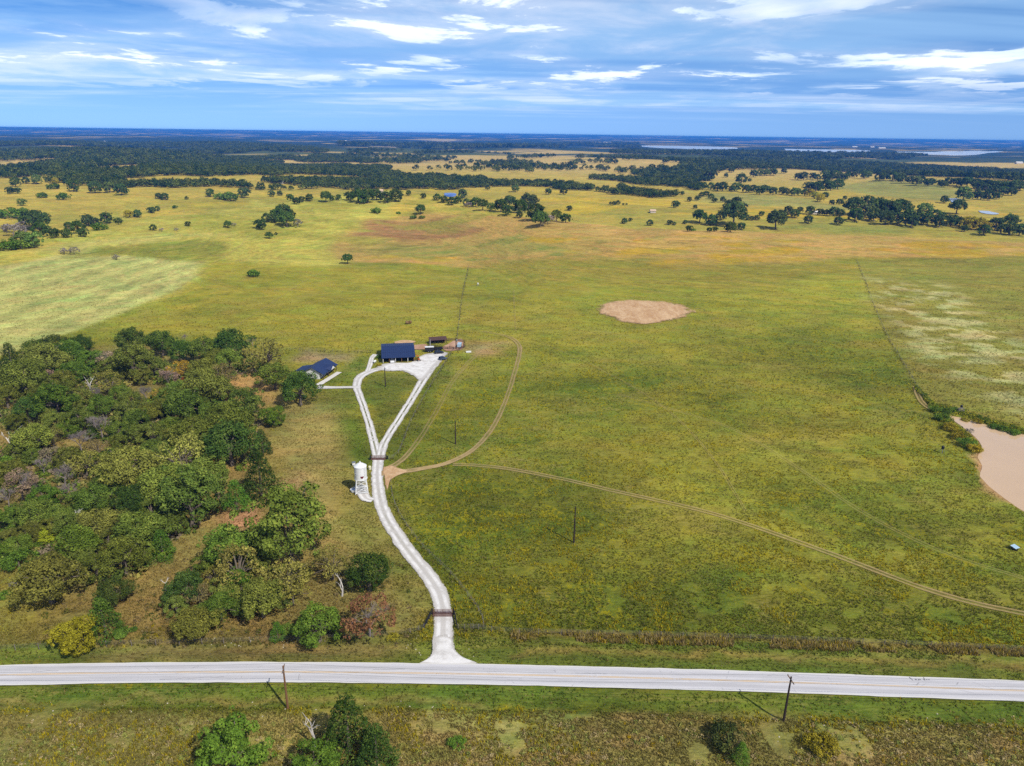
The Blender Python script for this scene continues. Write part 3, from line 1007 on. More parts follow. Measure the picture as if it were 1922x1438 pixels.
    d = ribbon('gravel_pad', [(676, 912, 4.2), (681, 926, 4.2), (688, 936, 3.4), (700, 939, 3.0)], M['gravel'], weedy=0)
    tag(d, 'gravel pad under the white water tower', 'path', kind='structure')

    # dirt tracks
    t = ribbon('dirt_track', [(716, 889, 4.4), (740, 887, 4.0), (790, 880, 3.2), (840, 869, 2.8), (885, 846, 2.5), (915, 816, 2.5), (938, 778, 2.5), (955, 735, 2.5), (967, 695, 2.6),
                          (975, 665, 3.0), (974, 648, 3.2), (962, 636, 3.2), (940, 628, 3.0), (905, 622, 3.0)], M['track'], weedy=[1, 1, .7, .5, .4, .35, .35, .35, .5, .7, .2, -.2])
    tag(t, 'two-rut dirt track looping up through the pasture behind the parking yard', 'track', kind='structure')
    t = ribbon('dirt_track', [(850, 872, 2.6), (900, 874, 2.6), (960, 881, 2.7), (1050, 898, 2.7), (1150, 921, 2.7), (1250, 943, 2.7), (1330, 962, 2.7), (1420, 990, 2.7), (1520, 1025, 2.7), (1620, 1062, 2.7), (1720, 1100, 2.7), (1820, 1130, 2.8), (1922, 1152, 2.8), (2060, 1180, 2.8)],
               M['track'], weedy=[.3, .2, .1, .15, .2, .3, .4])
    tag(t, 'two-rut dirt track slanting across the pasture to the lower right', 'track', kind='structure')
    t = ribbon('dirt_track', [(730, 880, 3.6), (760, 858, 2.6), (790, 820, 2.5), (820, 770, 2.5), (850, 715, 2.6), (880, 680, 2.8), (900, 660, 3.0)], M['track'], weedy=[.9, -.2, -.45, -.45, -.35, -.1])
    tag(t, 'faint grassy track rising straight from the upper gate', 'track', kind='structure')
    t = ribbon('dirt_track', [(1160, 740, 2.2), (1260, 768, 2.2), (1380, 808, 2.2), (1500, 880, 2.2), (1600, 950, 2.2), (1700, 1005, 2.2), (1800, 1048, 2.2), (1920, 1085, 2.2)], M['track'], weedy=-0.62)
    tag(t, 'faint overgrown track through the right side of the pasture', 'track', kind='structure')
    for pts, lab in (([(440, 614, 1.3), (500, 575, 1.3), (560, 535, 1.3), (606, 508, 1.3)], 'faint cattle trail slanting up the meadow behind the wood'),
                     ([(968, 622, 1.3), (966, 590, 1.3), (964, 545, 1.3)], 'faint vertical wheel mark above the looping track'),
                     ([(880, 503, 1.6), (1100, 506, 1.6), (1350, 506, 1.6), (1605, 494, 1.6)], 'faint trail along the foot of the tan ridge'),
                     ([(1010, 640, 1.3), (1120, 690, 1.3), (1240, 760, 1.3), (1330, 850, 1.3), (1400, 960, 1.3)], 'faint cattle trail winding through the middle pasture'),
                     ([(330, 545, 1.6), (380, 510, 1.6), (440, 470, 1.6), (470, 440, 1.6)], 'faint trail dividing the pale hay meadow')):
        t = ribbon('cattle_trail', pts, M['track'], weedy=-0.5, cols=5, mask=False)
        tag(t, lab, 'track', kind='structure')
    t = patch('dirt_patch', [(721, 905), (718, 880), (732, 872), (748, 879), (764, 885), (746, 894), (732, 904), (726, 922)], M['soil'])
    tag(t, 'worn bare earth where the tracks leave the drive', 'dirt', kind='structure')
    t = patch('dirt_patch', [(1116, 574), (1146, 565), (1200, 563), (1256, 567), (1295, 577), (1306, 587), (1276, 599), (1238, 607), (1192, 609), (1158, 602), (1124, 588)], M['soil'], dome=0.5)
    tag(t, 'oval scrape of bare tan earth in the middle of the pasture', 'dirt', kind='structure')
    t = patch('dirt_patch', [(850, 640), (868, 636), (872, 650), (862, 658), (838, 660), (830, 652), (842, 645)], M['pink_soil'])
    tag(t, 'pinkish trampled earth of the cattle pen', 'dirt', kind='structure')
    t = patch('dirt_patch', [(776, 648), (800, 646), (802, 655), (778, 656)], M['pink_soil'])
    tag(t, 'bare earth behind the right end of the barn', 'dirt', kind='structure')
    t = patch('dirt_patch', [(738, 642), (760, 638), (782, 641), (770, 645), (745, 646)], M['soil'])
    tag(t, 'low strip of tan earth behind the barn', 'dirt', kind='structure')
    # pond
    w = patch('pond_water', [tuple(np.array(p) + (np.array(p) - np.array(POND).mean(0)) * 0.03) for p in POND], M['pond'], lift=-0.52, px=False)
    tag(w, 'milky tan farm pond at the right edge of the pasture', 'pond', kind='structure')
    t = ribbon('eroded_gully', [(1717, 726, 2.2), (1723, 742, 2.8), (1732, 757, 3.0), (1750, 770, 2.8), (1772, 780, 2.5)], M['track'], weedy=0.35, cols=5, mask=False)
    tag(t, 'eroded brown gully running down into the tan pond', 'gully', kind='structure')
    # lakes and small ponds far off
    for pts, mm, lab, cat in (
            ([(1195, 273.5), (1240, 273.5), (1300, 274.5), (1360, 276), (1385, 278.5), (1350, 281.5), (1290, 280), (1230, 277.5)], 'lake', 'long pale reservoir arm beyond the straw hills', 'lake'),
            ([(1472, 279.5), (1530, 280.5), (1600, 281.5), (1634, 284), (1600, 286.5), (1540, 285), (1490, 284)], 'lake', 'pale reservoir arm in the right distance', 'lake'),
            ([(1680, 285), (1750, 285.5), (1800, 284), (1890, 284.5), (1850, 288), (1800, 292), (1740, 290.5)], 'lake', 'widest pale reservoir arm at the far right', 'lake'),
            ([(834, 363), (845, 362.5), (856, 364), (854, 369), (843, 370), (835, 368)], 'blue_pond', 'small bright blue pond among dark trees', 'pond'),
            ([(1779, 373), (1795, 373), (1806, 375), (1800, 380), (1788, 381)], 'grey_pond', 'small grey pond beside the round trees at right', 'pond'),
            ([(1836, 396), (1855, 397), (1875, 402), (1860, 403), (1842, 400)], 'lake', 'pale narrow pond in the straw field at right', 'pond')):
        z = max(float(broad(*xy(*p))) for p in pts)
        W = [xy(*p) for p in pts]
        o = patch('lake_water', W, M[mm], lift=0.0, px=False, rings=4)
        me = o.data
        for v in me.vertices:
            v.co.z = max(v.co.z, float(broad(v.co.x, v.co.y))) + 0.6
        tag(o, lab, cat, kind='structure')


build_roads()

# ------------------------------------------------------------------ trees
def unit(v):
    return v / (np.linalg.norm(v, axis=-1, keepdims=True) + 1e-9)


def leaf_cloud(clumps, per, size, seed, flat=0.62, centre=(0, 0, 0.4), tint_spread=0.30):
    """Leaf-spray quads over the outside of each clump. Returns verts, quads, tint per vertex."""
    g = np.random.default_rng(seed)
    C = np.array(clumps)
    V = []; T = []
    ctr = np.array(centre)
    for c in C:
        n = max(8, int(per * (c[3] / C[:, 3].mean()) ** 2))
        d = unit(g.normal(size=(n * 2, 3)))
        outw = unit(c[:3] - ctr + np.array([0, 0, 0.12]))
        keep = (d @ outw) > -0.45
        d = d[keep][:n]
        rad = c[3] * (0.72 + 0.36 * g.random(len(d)) ** 0.7 + (g.random(len(d)) < 0.10) * 0.45 * g.random(len(d)))
        p = c[:3] + d * rad[:, None] * np.array([1, 1, 0.85])
        nr = unit(d + g.normal(size=d.shape) * flat + np.array([0, 0, 0.25]))
        a = unit(np.cross(nr, g.normal(size=d.shape)))
        b = np.cross(nr, a)
        s = size * (0.5 + 1.2 * g.random((len(d), 1)) ** 1.8)
        e = 0.55 + 0.5 * g.random((len(d), 1))
        q = np.stack([p - a * s, p - b * s * e, p + a * s, p + b * s * e], 1)
        V.append(q.reshape(-1, 3))
        tc = 1 + tint_spread * (2 * g.random() - 1)
        T.append(np.repeat(tc * (0.82 + 0.36 * g.random(len(d))), 4))
    V = np.concatenate(V); T = np.concatenate(T)
    return V, np.arange(len(V)).reshape(-1, 4), T


def oak_clumps(seed, n=58, hz=0.36, z0=0.42, r=(0.075, 0.15), low=-0.35):
    g = np.random.default_rng(seed)
    out_ = []
    while len(out_) < n:
        d = unit(g.normal(size=3))
        if d[2] < low:
            continue
        k = 0.55 + 0.45 * g.random() ** 0.5
        rr = g.uniform(*r)
        if g.random() < 0.16:
            k = g.uniform(1.0, 1.2); rr = r[0] * g.uniform(0.6, 0.9)
        th = math.atan2(d[1], d[0])
        ax = (0.5 - rr * 0.8) * (0.92 + 0.16 * math.sin(3 * th + seed) + 0.10 * math.sin(5 * th + 2 * seed))
        p = np.array([d[0] * ax * k, d[1] * ax * k, z0 + d[2] * (hz - rr * 0.5) * k])
        if any(np.linalg.norm(p - q[:3]) < 0.62 * rr for q in out_) and g.random() < 0.85:
            continue
        out_.append(np.array([*p, rr]))
    return out_


def cedar_clumps(seed, n=52, h=1.25, ragged=0.1):
    g = np.random.default_rng(seed)
    out_ = []
    for i in range(n):
        t = (i + g.random()) / n
        z = 0.06 * h + t ** 1.15 * 0.86 * h
        prof = (1 - t) ** 0.75 * 0.40 + 0.04
        a = i * 2.39996 + g.random() * 0.6
        k = 0.72 + 0.3 * g.random()
        rr = (0.085 + 0.055 * (1 - t)) * (1 + ragged * g.normal())
        out_.append(np.array([math.cos(a) * prof * k, math.sin(a) * prof * k, z, max(0.05, rr)]))
    return out_


def limbs(mb, clumps, seed, top=0.30, r0=0.032, n=9, lean=0.03):
    g = np.random.default_rng(seed)
    base = Vector((0, 0, -0.03)); fork = Vector((g.normal() * lean, g.normal() * lean, top))
    mb.tube([base, Vector((fork.x * .3, fork.y * .3, top * .5)), fork], [r0 * 1.35, r0, r0 * 0.85], 7)
    idx = g.permutation(len(clumps))[:n]
    for i in idx:
        c = Vector(clumps[i][:3])
        mid = fork.lerp(c, 0.5) + Vector((0, 0, 0.05))
        mb.tube([fork - Vector((0, 0, 0.03)), mid, c], [r0 * 0.6, r0 * 0.36, r0 * 0.12], 5, cap=False)


def bare_limbs(mb, seed, h=1.0, spread=0.5, depth=5, r0=0.026, twist=0.5, kids=3):
    g = random.Random(seed)

    def grow(p, d, length, r, k):
        bend = Vector((g.uniform(-1, 1), g.uniform(-1, 1), g.uniform(-.2, .6))) * 0.22
        m = p + d * length * 0.5 + bend * length * 0.35
        e = p + (d + bend * 0.6).normalized() * length
        sides = 6 if k == depth else 4 if k > 2 else 3
        mb.tube([p, m, e], [r, r * 0.82, r * 0.62], sides, cap=False)
        if k == 0:
            return
        for i in range(kids if k > 1 else kids + 1):
            a = Vector((g.uniform(-1, 1), g.uniform(-1, 1), g.uniform(-0.35, 0.8)))
            nd = (d * 0.8 + a * spread * 1.5).normalized()
            start = p.lerp(e, g.uniform(0.45, 1.0)) if i else e
            grow(start, nd, length * g.uniform(0.56, 0.76), r * 0.55, k - 1)
    grow(Vector((0, 0, -0.03)), Vector((g.uniform(-.08, .08), g.uniform(-.08, .08), 1)).normalized(), 0.34 * h, r0, depth)


VAR = {}          # kind -> list of (crown mesh or None, trunk mesh, crown middle height, joined mesh)


def joined(name, parts):
    """One mesh out of [(verts, faces, tint or None, material)]."""
    v = []; f = []; t = []; mi = []
    mats_ = []
    for vs, fs, ti, mt in parts:
        n = len(v)
        v += [tuple(map(float, p)) for p in vs]
        f += [tuple(int(i) + n for i in q) for q in fs]
        t += list(ti) if ti is not None else [1.0] * len(vs)
        if mt not in mats_:
            mats_.append(mt)
        mi += [mats_.index(mt)] * len(fs)
    me = new_mesh(name, v, f)
    me.polygons.foreach_set('material_index', np.array(mi, np.int32))
    add_attr(me, 'tint', t)
    for m in mats_:
        me.materials.append(m)
    return me


def variant(kind, clumps, per, size, seed, mid, trunk=None, wood='bark', flat=0.62, centre=(0, 0, 0.4), far=True, spread=0.24):
    V, F, T = leaf_cloud(clumps, per, size, seed, flat, centre, spread)
    crown = np_mesh('crown', V, F)
    add_attr(crown, 'tint', T)
    crown.materials.append(M['leaf'])
    mb = trunk or MB()
    if trunk is None:
        limbs(mb, clumps, seed)
    tm = new_mesh('trunk', mb.v, mb.f)
    tm.materials.append(M[wood])
    both = None
    if far:
        V2, F2, T2 = leaf_cloud(clumps, max(14, per // 3), size * 1.9, seed + 1, flat, centre, spread)
        both = joined('tree', [(V2, F2, T2, M['leaf']), (mb.v, mb.f, None, M[wood])])
    VAR.setdefault(kind, []).append((crown, tm, mid, both))


def build_variants():
    for s in (1, 2, 3, 4):
        variant('oak', oak_clumps(s), 170, 0.0135, s, 0.44, flat=0.42)
    for s in (11, 12):
        variant('tall_oak', oak_clumps(s, 70, 0.46, 0.52, (0.07, 0.13), -0.6), 160, 0.0135, s, 0.52, flat=0.42, centre=(0, 0, .5))
    for s in (21, 22):
        variant('round', oak_clumps(s, 74, 0.40, 0.40, (0.06, 0.12), -0.75), 140, 0.0135, s, 0.42, flat=0.45, centre=(0, 0, .4))
    for s in (31, 32):
        c = cedar_clumps(s)
        mb = MB(); mb.tube([(0, 0, -0.03), (0, 0, 0.55), (0, 0, 1.1)], [0.035, 0.022, 0.006], 6)
        variant('cedar', c, 110, 0.0155, s, 0.55, mb, centre=(0, 0, .5))
    for s in (41, 42):
        c = oak_clumps(s, 34, 0.38, 0.46, (0.075, 0.12), -0.5)
        mb = MB(); limbs(mb, c, s, 0.28, 0.026, 20)
        variant('thin', c, 62, 0.0155, s, 0.48, mb, flat=0.8)
    for s in (51, 52):
        c = oak_clumps(s, 30, 0.26, 0.20, (0.10, 0.15), -0.6)
        variant('shrub', c, 110, 0.019, s, 0.24, MB().tube([(0, 0, -.03), (0, 0, .2)], [.03, .02], 6), centre=(0, 0, .1))
    for s in (61, 62):
        mb = MB(); bare_limbs(mb, s, 1.0, 0.62, 5, 0.024, kids=3)
        c = oak_clumps(s, 26, 0.34, 0.46, (0.07, 0.11), -0.5)
        variant('half_bare', c, 85, 0.0155, s, 0.46, mb, wood='twig', flat=0.9)
    for s in (71, 72, 73):
        mb = MB(); bare_limbs(mb, s, 1.0, 0.60, 5, 0.022, kids=4)
        me = new_mesh('trunk', mb.v, mb.f); me.materials.append(M['twig'])
        VAR.setdefault('bare', []).append((None, me, 0.45, me))
    for s in (81, 82, 83):
        mb = MB(); bare_limbs(mb, s, 1.5, 0.55, 3, 0.05, kids=2)
        me = new_mesh('trunk', mb.v, mb.f); me.materials.append(M['dead_wood'])
        VAR.setdefault('snag', []).append((None, me, 0.75, me))


build_variants()

# kind code -> (shape, object name, leaf colour, words, category, height stretch)
KIND = {
    'ol': ('oak', 'oak_tree', (116, 122, 52), 'olive-green oak', 'tree', 1.0),
    'gr': ('oak', 'oak_tree', (94, 114, 44), 'mid-green oak', 'tree', 1.0),
    'dk': ('oak', 'oak_tree', (70, 90, 38), 'dark green oak', 'tree', 1.05),
    'to': ('tall_oak', 'oak_tree', (96, 112, 46), 'tall full-crowned oak', 'tree', 1.0),
    'un': ('round', 'understory_tree', (100, 110, 46), 'smaller olive tree', 'tree', 0.95),
    'pa': ('thin', 'oak_tree', (142, 136, 66), 'pale olive thin-crowned oak', 'tree', 1.05),
    'tn': ('thin', 'oak_tree', (142, 124, 76), 'tan-leaved thin oak', 'tree', 1.05),
    'br': ('round', 'bushy_tree', (86, 112, 38), 'bright green bushy tree', 'tree', 0.95),
    'yl': ('round', 'bushy_tree', (146, 146, 36), 'yellow-green bushy tree', 'tree', 0.95),
    'au': ('thin', 'bushy_tree', (176, 144, 48), 'autumn-yellow small tree', 'tree', 0.95),
    'ce': ('cedar', 'cedar_tree', (60, 82, 34), 'dark green cedar', 'tree', 1.0),
    'cb': ('cedar', 'cedar_tree', (86, 118, 42), 'bright green cedar', 'tree', 0.95),
    'gy': ('bare', 'leafless_tree', (120, 110, 105), 'leafless grey tree', 'tree', 1.0),
    'gp': ('half_bare', 'leafless_tree', (142, 122, 100), 'nearly leafless brownish tree', 'tree', 1.0),
    'sn': ('snag', 'dead_snag', (200, 200, 200), 'bleached dead snag', 'tree', 1.0),
    'ru': ('half_bare', 'dying_oak', (148, 108, 70), 'rust-brown dying oak', 'tree', 0.95),
    'rd': ('shrub', 'sumac_bush', (196, 88, 58), 'small red-leaved bush', 'shrub', 1.0),
    'sh': ('shrub', 'green_shrub', (94, 122, 44), 'low green shrub', 'shrub', 1.0),
    'sy': ('shrub', 'yellow_shrub', (156, 142, 44), 'low yellow-green shrub', 'shrub', 1.0),
    'ds': ('shrub', 'dark_shrub', (74, 84, 40), 'dark scraggy bush', 'shrub', 1.1),
    'sg': ('half_bare', 'grey_bush', (140, 132, 124), 'grey leafless bush', 'shrub', 0.75),
    'fd': ('round', 'pasture_oak', (74, 96, 48), 'dark round oak', 'tree', 1.0),
    'fo': ('oak', 'pasture_oak', (78, 100, 50), 'dark spreading oak', 'tree', 1.05),
    'fg': ('round', 'pasture_oak', (102, 120, 60), 'mid-green round oak', 'tree', 1.0),
    'fy': ('round', 'pasture_tree', (164, 152, 40), 'yellow round tree', 'tree', 1.0),
}
COUNT = {}
TREE_SPOTS = []
ORD = ['first', 'second', 'third', 'fourth', 'fifth', 'sixth', 'seventh', 'eighth', 'ninth', 'tenth', 'eleventh', 'twelfth', 'thirteenth',
       'fourteenth', 'fifteenth', 'sixteenth', 'seventeenth', 'eighteenth', 'nineteenth', 'twentieth', 'twenty-first', 'twenty-second',
       'twenty-third', 'twenty-fourth', 'twenty-fifth', 'twenty-sixth', 'twenty-seventh', 'twenty-eighth', 'twenty-ninth', 'thirtieth']


def plant(code, cx, cy, w, label, group=None, small=False):
    shape, name, col, words_, cat, zs = KIND[code]
    w = w * (1.22 if small else 1.22)
    vs = VAR[shape]
    k = COUNT.get(shape, 0); COUNT[shape] = k + 1
    crown, trunk, mid, both = vs[k % len(vs)]
    p = at(cx, cy)
    width = w / ppm(p)
    for _ in range(4):
        p = at(cx, cy, mid * width * zs)
        width = w / ppm((p.x, p.y, p.z + mid * width * zs))
    g = random.Random(int(cx * 13 + cy * 7))
    rz = g.uniform(0, 6.283)
    z = float(terrain(np.array([p.x]), np.array([p.y]))[0])
    sc = (width * g.uniform(.96, 1.04), width * g.uniform(.96, 1.04), width * zs * g.uniform(.94, 1.06))
    lum = g.uniform(0.78, 1.18)
    tintc = [c * lum * g.uniform(0.9, 1.1) for c in S(*col)]
    TREE_SPOTS.append((p.x, p.y, width))
    if small or crown is None:
        o = bpy.data.objects.new(name, both)
        COL.objects.link(o)
        o.location = (p.x, p.y, z); o.rotation_euler = (0, 0, rz); o.scale = sc
        o.color = (*tintc, 1)
    else:
        o = empty(name, (p.x, p.y, z), rz)
        o.scale = sc
        for nm, me in (('trunk', trunk), ('crown', crown)):
            c = bpy.data.objects.new(nm, me)
            COL.objects.link(c)
            c.parent = o
            c.color = (*tintc, 1)
    tag(o, label, cat, group)
    return o


def plant_all(items, where, group, small=False, axis=0):
    """items (code, cx, cy, w): labelled by kind and their order from the left in this stand."""
    by = {}
    for it in items:
        by.setdefault(KIND[it[0]][3], []).append(it)
    for words_, its in by.items():
        its.sort(key=lambda t: t[1])
        for i, (code, cx, cy, w) in enumerate(its):
            if len(its) == 1:
                lab = f"{words_} {where}, the only one"
            else:
                lab = f"{words_} {where}, {ORD[i]} from the left"
            plant(code, cx, cy, w, lab, group, small)


WOOD_GROUP = 'trees of the wood left of the drive'


def build_wood():
    plant_all([('ce', 19, 671, 38), ('dk', 67, 654, 40), ('dk', 101, 647, 46), ('dk', 149, 646, 42), ('ol', 83, 671, 72), ('gr', 128, 660, 54), ('br', 168, 673, 44),
               ('gp', 200, 672, 36), ('to', 248, 678, 62), ('dk', 247, 637, 48), ('dk', 302, 641, 48), ('dk', 342, 656, 46), ('gr', 381, 656, 52), ('dk', 432, 645, 60),
               ('gr', 431, 673, 48), ('pa', 495, 664, 66), ('gr', 514, 703, 54), ('ol', 405, 671, 40), ('gy', 473, 640, 20), ('gy', 347, 632, 18)],
              'at the far edge of the wood', WOOD_GROUP)
    plant_all([('ol', 48, 706, 76), ('gp', 90, 705, 30), ('gr', 136, 699, 46), ('br', 111, 690, 22), ('br', 101, 749, 74), ('sn', 166, 722, 34), ('gy', 182, 738, 34), ('pa', 205, 714, 50),
               ('ol', 10, 742, 46), ('dk', 50, 768, 48), ('ol', 247, 752, 42), ('gy', 274, 734, 40), ('gr', 190, 760, 46), ('ol', 88, 777, 28), ('ol', 384, 691, 52), ('tn', 415, 705, 48),
               ('au', 336, 692, 44), ('gp', 313, 708, 36), ('rd', 350, 714, 26), ('au', 298, 738, 30), ('ol', 386, 726, 78), ('gr', 347, 757, 66), ('to', 457, 762, 64), ('gr', 225, 735, 30),
               ('gy', 353, 768, 30), ('ol', 277, 775, 38), ('gr', 400, 775, 54), ('gr', 330, 725, 34), ('ol', 230, 700, 30)],
              'in the upper part of the wood', WOOD_GROUP)
    plant_all([('sn', 14, 812, 40), ('ol', 56, 822, 68), ('pa', 98, 816, 36), ('br', 128, 804, 38), ('gy', 188, 797, 56), ('gy', 150, 826, 50), ('tn', 184, 838, 38), ('br', 8, 872, 40),
               ('gp', 95, 852, 38), ('gy', 80, 873, 38), ('gy', 115, 888, 54), ('pa', 158, 868, 54), ('gy', 200, 872, 34), ('gr', 222, 806, 42), ('gr', 255, 785, 44), ('gr', 428, 790, 84),
               ('ol', 362, 812, 76), ('dk', 430, 828, 88), ('pa', 340, 856, 84), ('gr', 290, 846, 56), ('ol', 236, 872, 90), ('sh', 210, 845, 26), ('ol', 380, 892, 74), ('au', 405, 868, 28),
               ('br', 172, 815, 24), ('gr', 318, 800, 46)],
              'in the middle of the wood', WOOD_GROUP)
    plant_all([('gp', 35, 905, 64), ('gy', 12, 930, 44), ('br', 82, 932, 54), ('gy', 122, 922, 52), ('gr', 172, 938, 64), ('dk', 250, 938, 66), ('br', 20, 972, 54), ('gr', 66, 962, 58), ('sn', 138, 966, 34),
               ('ol', 312, 908, 88), ('to', 353, 934, 96), ('gr', 200, 905, 54), ('gr', 142, 1015, 68), ('ol', 184, 985, 74), ('gr', 262, 990, 88), ('ol', 230, 1040, 80), ('ol', 87, 1085, 102),
               ('dk', 212, 1108, 58), ('cb', 303, 1022, 44), ('gr', 35, 1022, 42), ('yl', 88, 1002, 34), ('br', 4, 1034, 34), ('sh', 33, 1050, 56), ('sn', 145, 1064, 26), ('gr', 110, 965, 46),
               ('gy', 60, 918, 40), ('sh', 7, 1115, 24), ('sg', 25, 1096, 16), ('sh', 72, 1016, 24)],
              'in the near part of the wood', WOOD_GROUP)
    plant_all([('cb', 193, 1160, 58), ('yl', 143, 1188, 72), ('sh', 226, 1186, 28), ('sh', 250, 1179, 14), ('gr', 430, 1020, 92), ('pa', 448, 1062, 84), ('pa', 530, 1082, 84), ('br', 443, 1090, 52),
               ('pa', 405, 1082, 50), ('dk', 345, 1100, 66), ('tn', 372, 1115, 46), ('ol', 362, 1168, 70), ('gr', 412, 1136, 60), ('ol', 490, 1122, 78), ('pa', 548, 1105, 56), ('sn', 313, 1098, 28),
               ('cb', 520, 1182, 28), ('br', 597, 1170, 80), ('sh', 540, 1178, 28)],
              'in the clump between wood and road', WOOD_GROUP)
    fills = {'upper': [(120, 722), (150, 745), (215, 690), (265, 705), (290, 690), (320, 745), (355, 735), (300, 765), (240, 775), (140, 765), (75, 735), (20, 715), (30, 790), (118, 712), (375, 745), (200, 700), (420, 735), (60, 690)],
             'middle': [(105, 790), (150, 790), (220, 830), (255, 815), (285, 815), (310, 830), (180, 870), (130, 860), (60, 855), (30, 845), (215, 900), (260, 905), (290, 890), (385, 845), (400, 805), (330, 820), (20, 885), (280, 870)],
             'near': [(150, 940), (200, 955), (230, 970), (280, 950), (310, 965), (100, 990), (125, 985), (60, 990), (160, 1040), (200, 1010), (245, 1010), (290, 1000), (180, 1065), (110, 1050), (50, 1005), (330, 975), (20, 1005), (270, 1035)]}
    for k_, (part, spots) in enumerate(fills.items()):
        plant_all([('un', x_, y_, 34 + 9 * ((i_ * 7 + k_) % 3)) for i_, (x_, y_) in enumerate(spots)], f'filling gaps in the {part} wood', WOOD_GROUP)
    plant_all([('un', x_, y_, w_) for x_, y_, w_ in ((468, 1040, 50), (500, 1060, 54), (385, 1060, 46), (420, 1105, 50), (460, 1130, 54), (520, 1120, 50), (390, 1150, 48), (560, 1075, 44), (330, 1135, 40))], 'filling the clump between wood and road', WOOD_GROUP)
    plant('to', 540, 987, 134, 'largest dark round-topped oak standing left of the winding drive', WOOD_GROUP)
    plant('ru', 692, 1152, 92, 'rust-brown dying oak left of the lower gate', WOOD_GROUP)
    plant('dk', 692, 1071, 78, 'dark green oak just behind the rust-brown dying oak', WOOD_GROUP)
    plant('pa', 622, 1052, 66, 'straggly pale olive tree between the largest oak and the rust-brown oak', WOOD_GROUP)
    plant('sn', 640, 1092, 34, 'bleached dead snag leaning beside the rust-brown oak', WOOD_GROUP)
    plant('sy', 737, 1193, 20, 'yellow flowering shrub at the foot of the rust-brown oak', WOOD_GROUP)
    plant('ce', 492, 830, 32, 'small pointed cedar at the edge of the dry verge', WOOD_GROUP)
    plant('ce', 487, 890, 66, 'big dark cedar at the right edge of the wood', WOOD_GROUP)
    plant('cb', 442, 930, 46, 'bright cedar in front of the big dark cedar', WOOD_GROUP)
    plant('br', 513, 779, 42, 'lone bushy green tree on the verge between wood and lawn', WOOD_GROUP)
    plant('dk', 561, 724, 68, 'dark oak shading the left side of the house', WOOD_GROUP)
    # near the camera, this side of the road
    plant('br', 436, 1404, 118, 'rounded green bush-like tree at the bottom edge, left of the cedars')
    plant('ce', 652, 1366, 92, 'tall dark cedar at the bottom edge, its top nearly reaching the road')
    plant('br', 592, 1424, 84, 'bushy green tree at the foot of the tall cedar')
    plant('ce', 706, 1408, 76, 'lower dark cedar to the right of the tall cedar')
    plant('sn', 588, 1362, 56, 'silvery dead tree rising beside the tall cedar')
    plant('tn', 1380, 1392, 40, 'dry tan bush beside the dark scraggy bush below the right pole')
    plant('ds', 1366, 1378, 66, 'dark scraggy bush below the right utility pole')
    plant('cb', 1392, 1412, 32, 'small bright cedar under the dark scraggy bush')
    plant('sy', 1545, 1392, 56, 'yellow flowering bush below the road, right of the dark scraggy bush')
    plant('sh', 858, 1392, 30, 'isolated yellow-green weed bush in the scrub below the road')
    # pond side
    plant_all([('sh', 1757, 766, 22), ('sh', 1775, 770, 20), ('sy', 1813, 783, 15), ('sy', 1836, 787, 16), ('sh', 1866, 796, 18), ('sh', 1884, 800, 20), ('sh', 1905, 806, 22), ('sy', 1785, 800, 26),
               ('sy', 1800, 815, 26), ('sh', 1815, 828, 30), ('sy', 1830, 840, 24), ('sg', 1823, 808, 15), ('sg', 1803, 768, 14), ('sh', 1770, 782, 24), ('sh', 1792, 768, 16)],
              'on the bank of the tan pond', 'shrubs on the pond bank')


def hedge(a, b, n, w, codes, seed, spread=2.0):
    g = random.Random(seed)
    res = []
    for i in range(n):
        t = (i + g.uniform(-.3, .3)) / max(1, n - 1)
        res.append((g.choice(codes), a[0] + (b[0] - a[0]) * t, a[1] + (b[1] - a[1]) * t + g.uniform(-spread, spread), w * g.uniform(.8, 1.25)))
    return res


FAR_GROUP = 'pasture trees beyond the homestead'


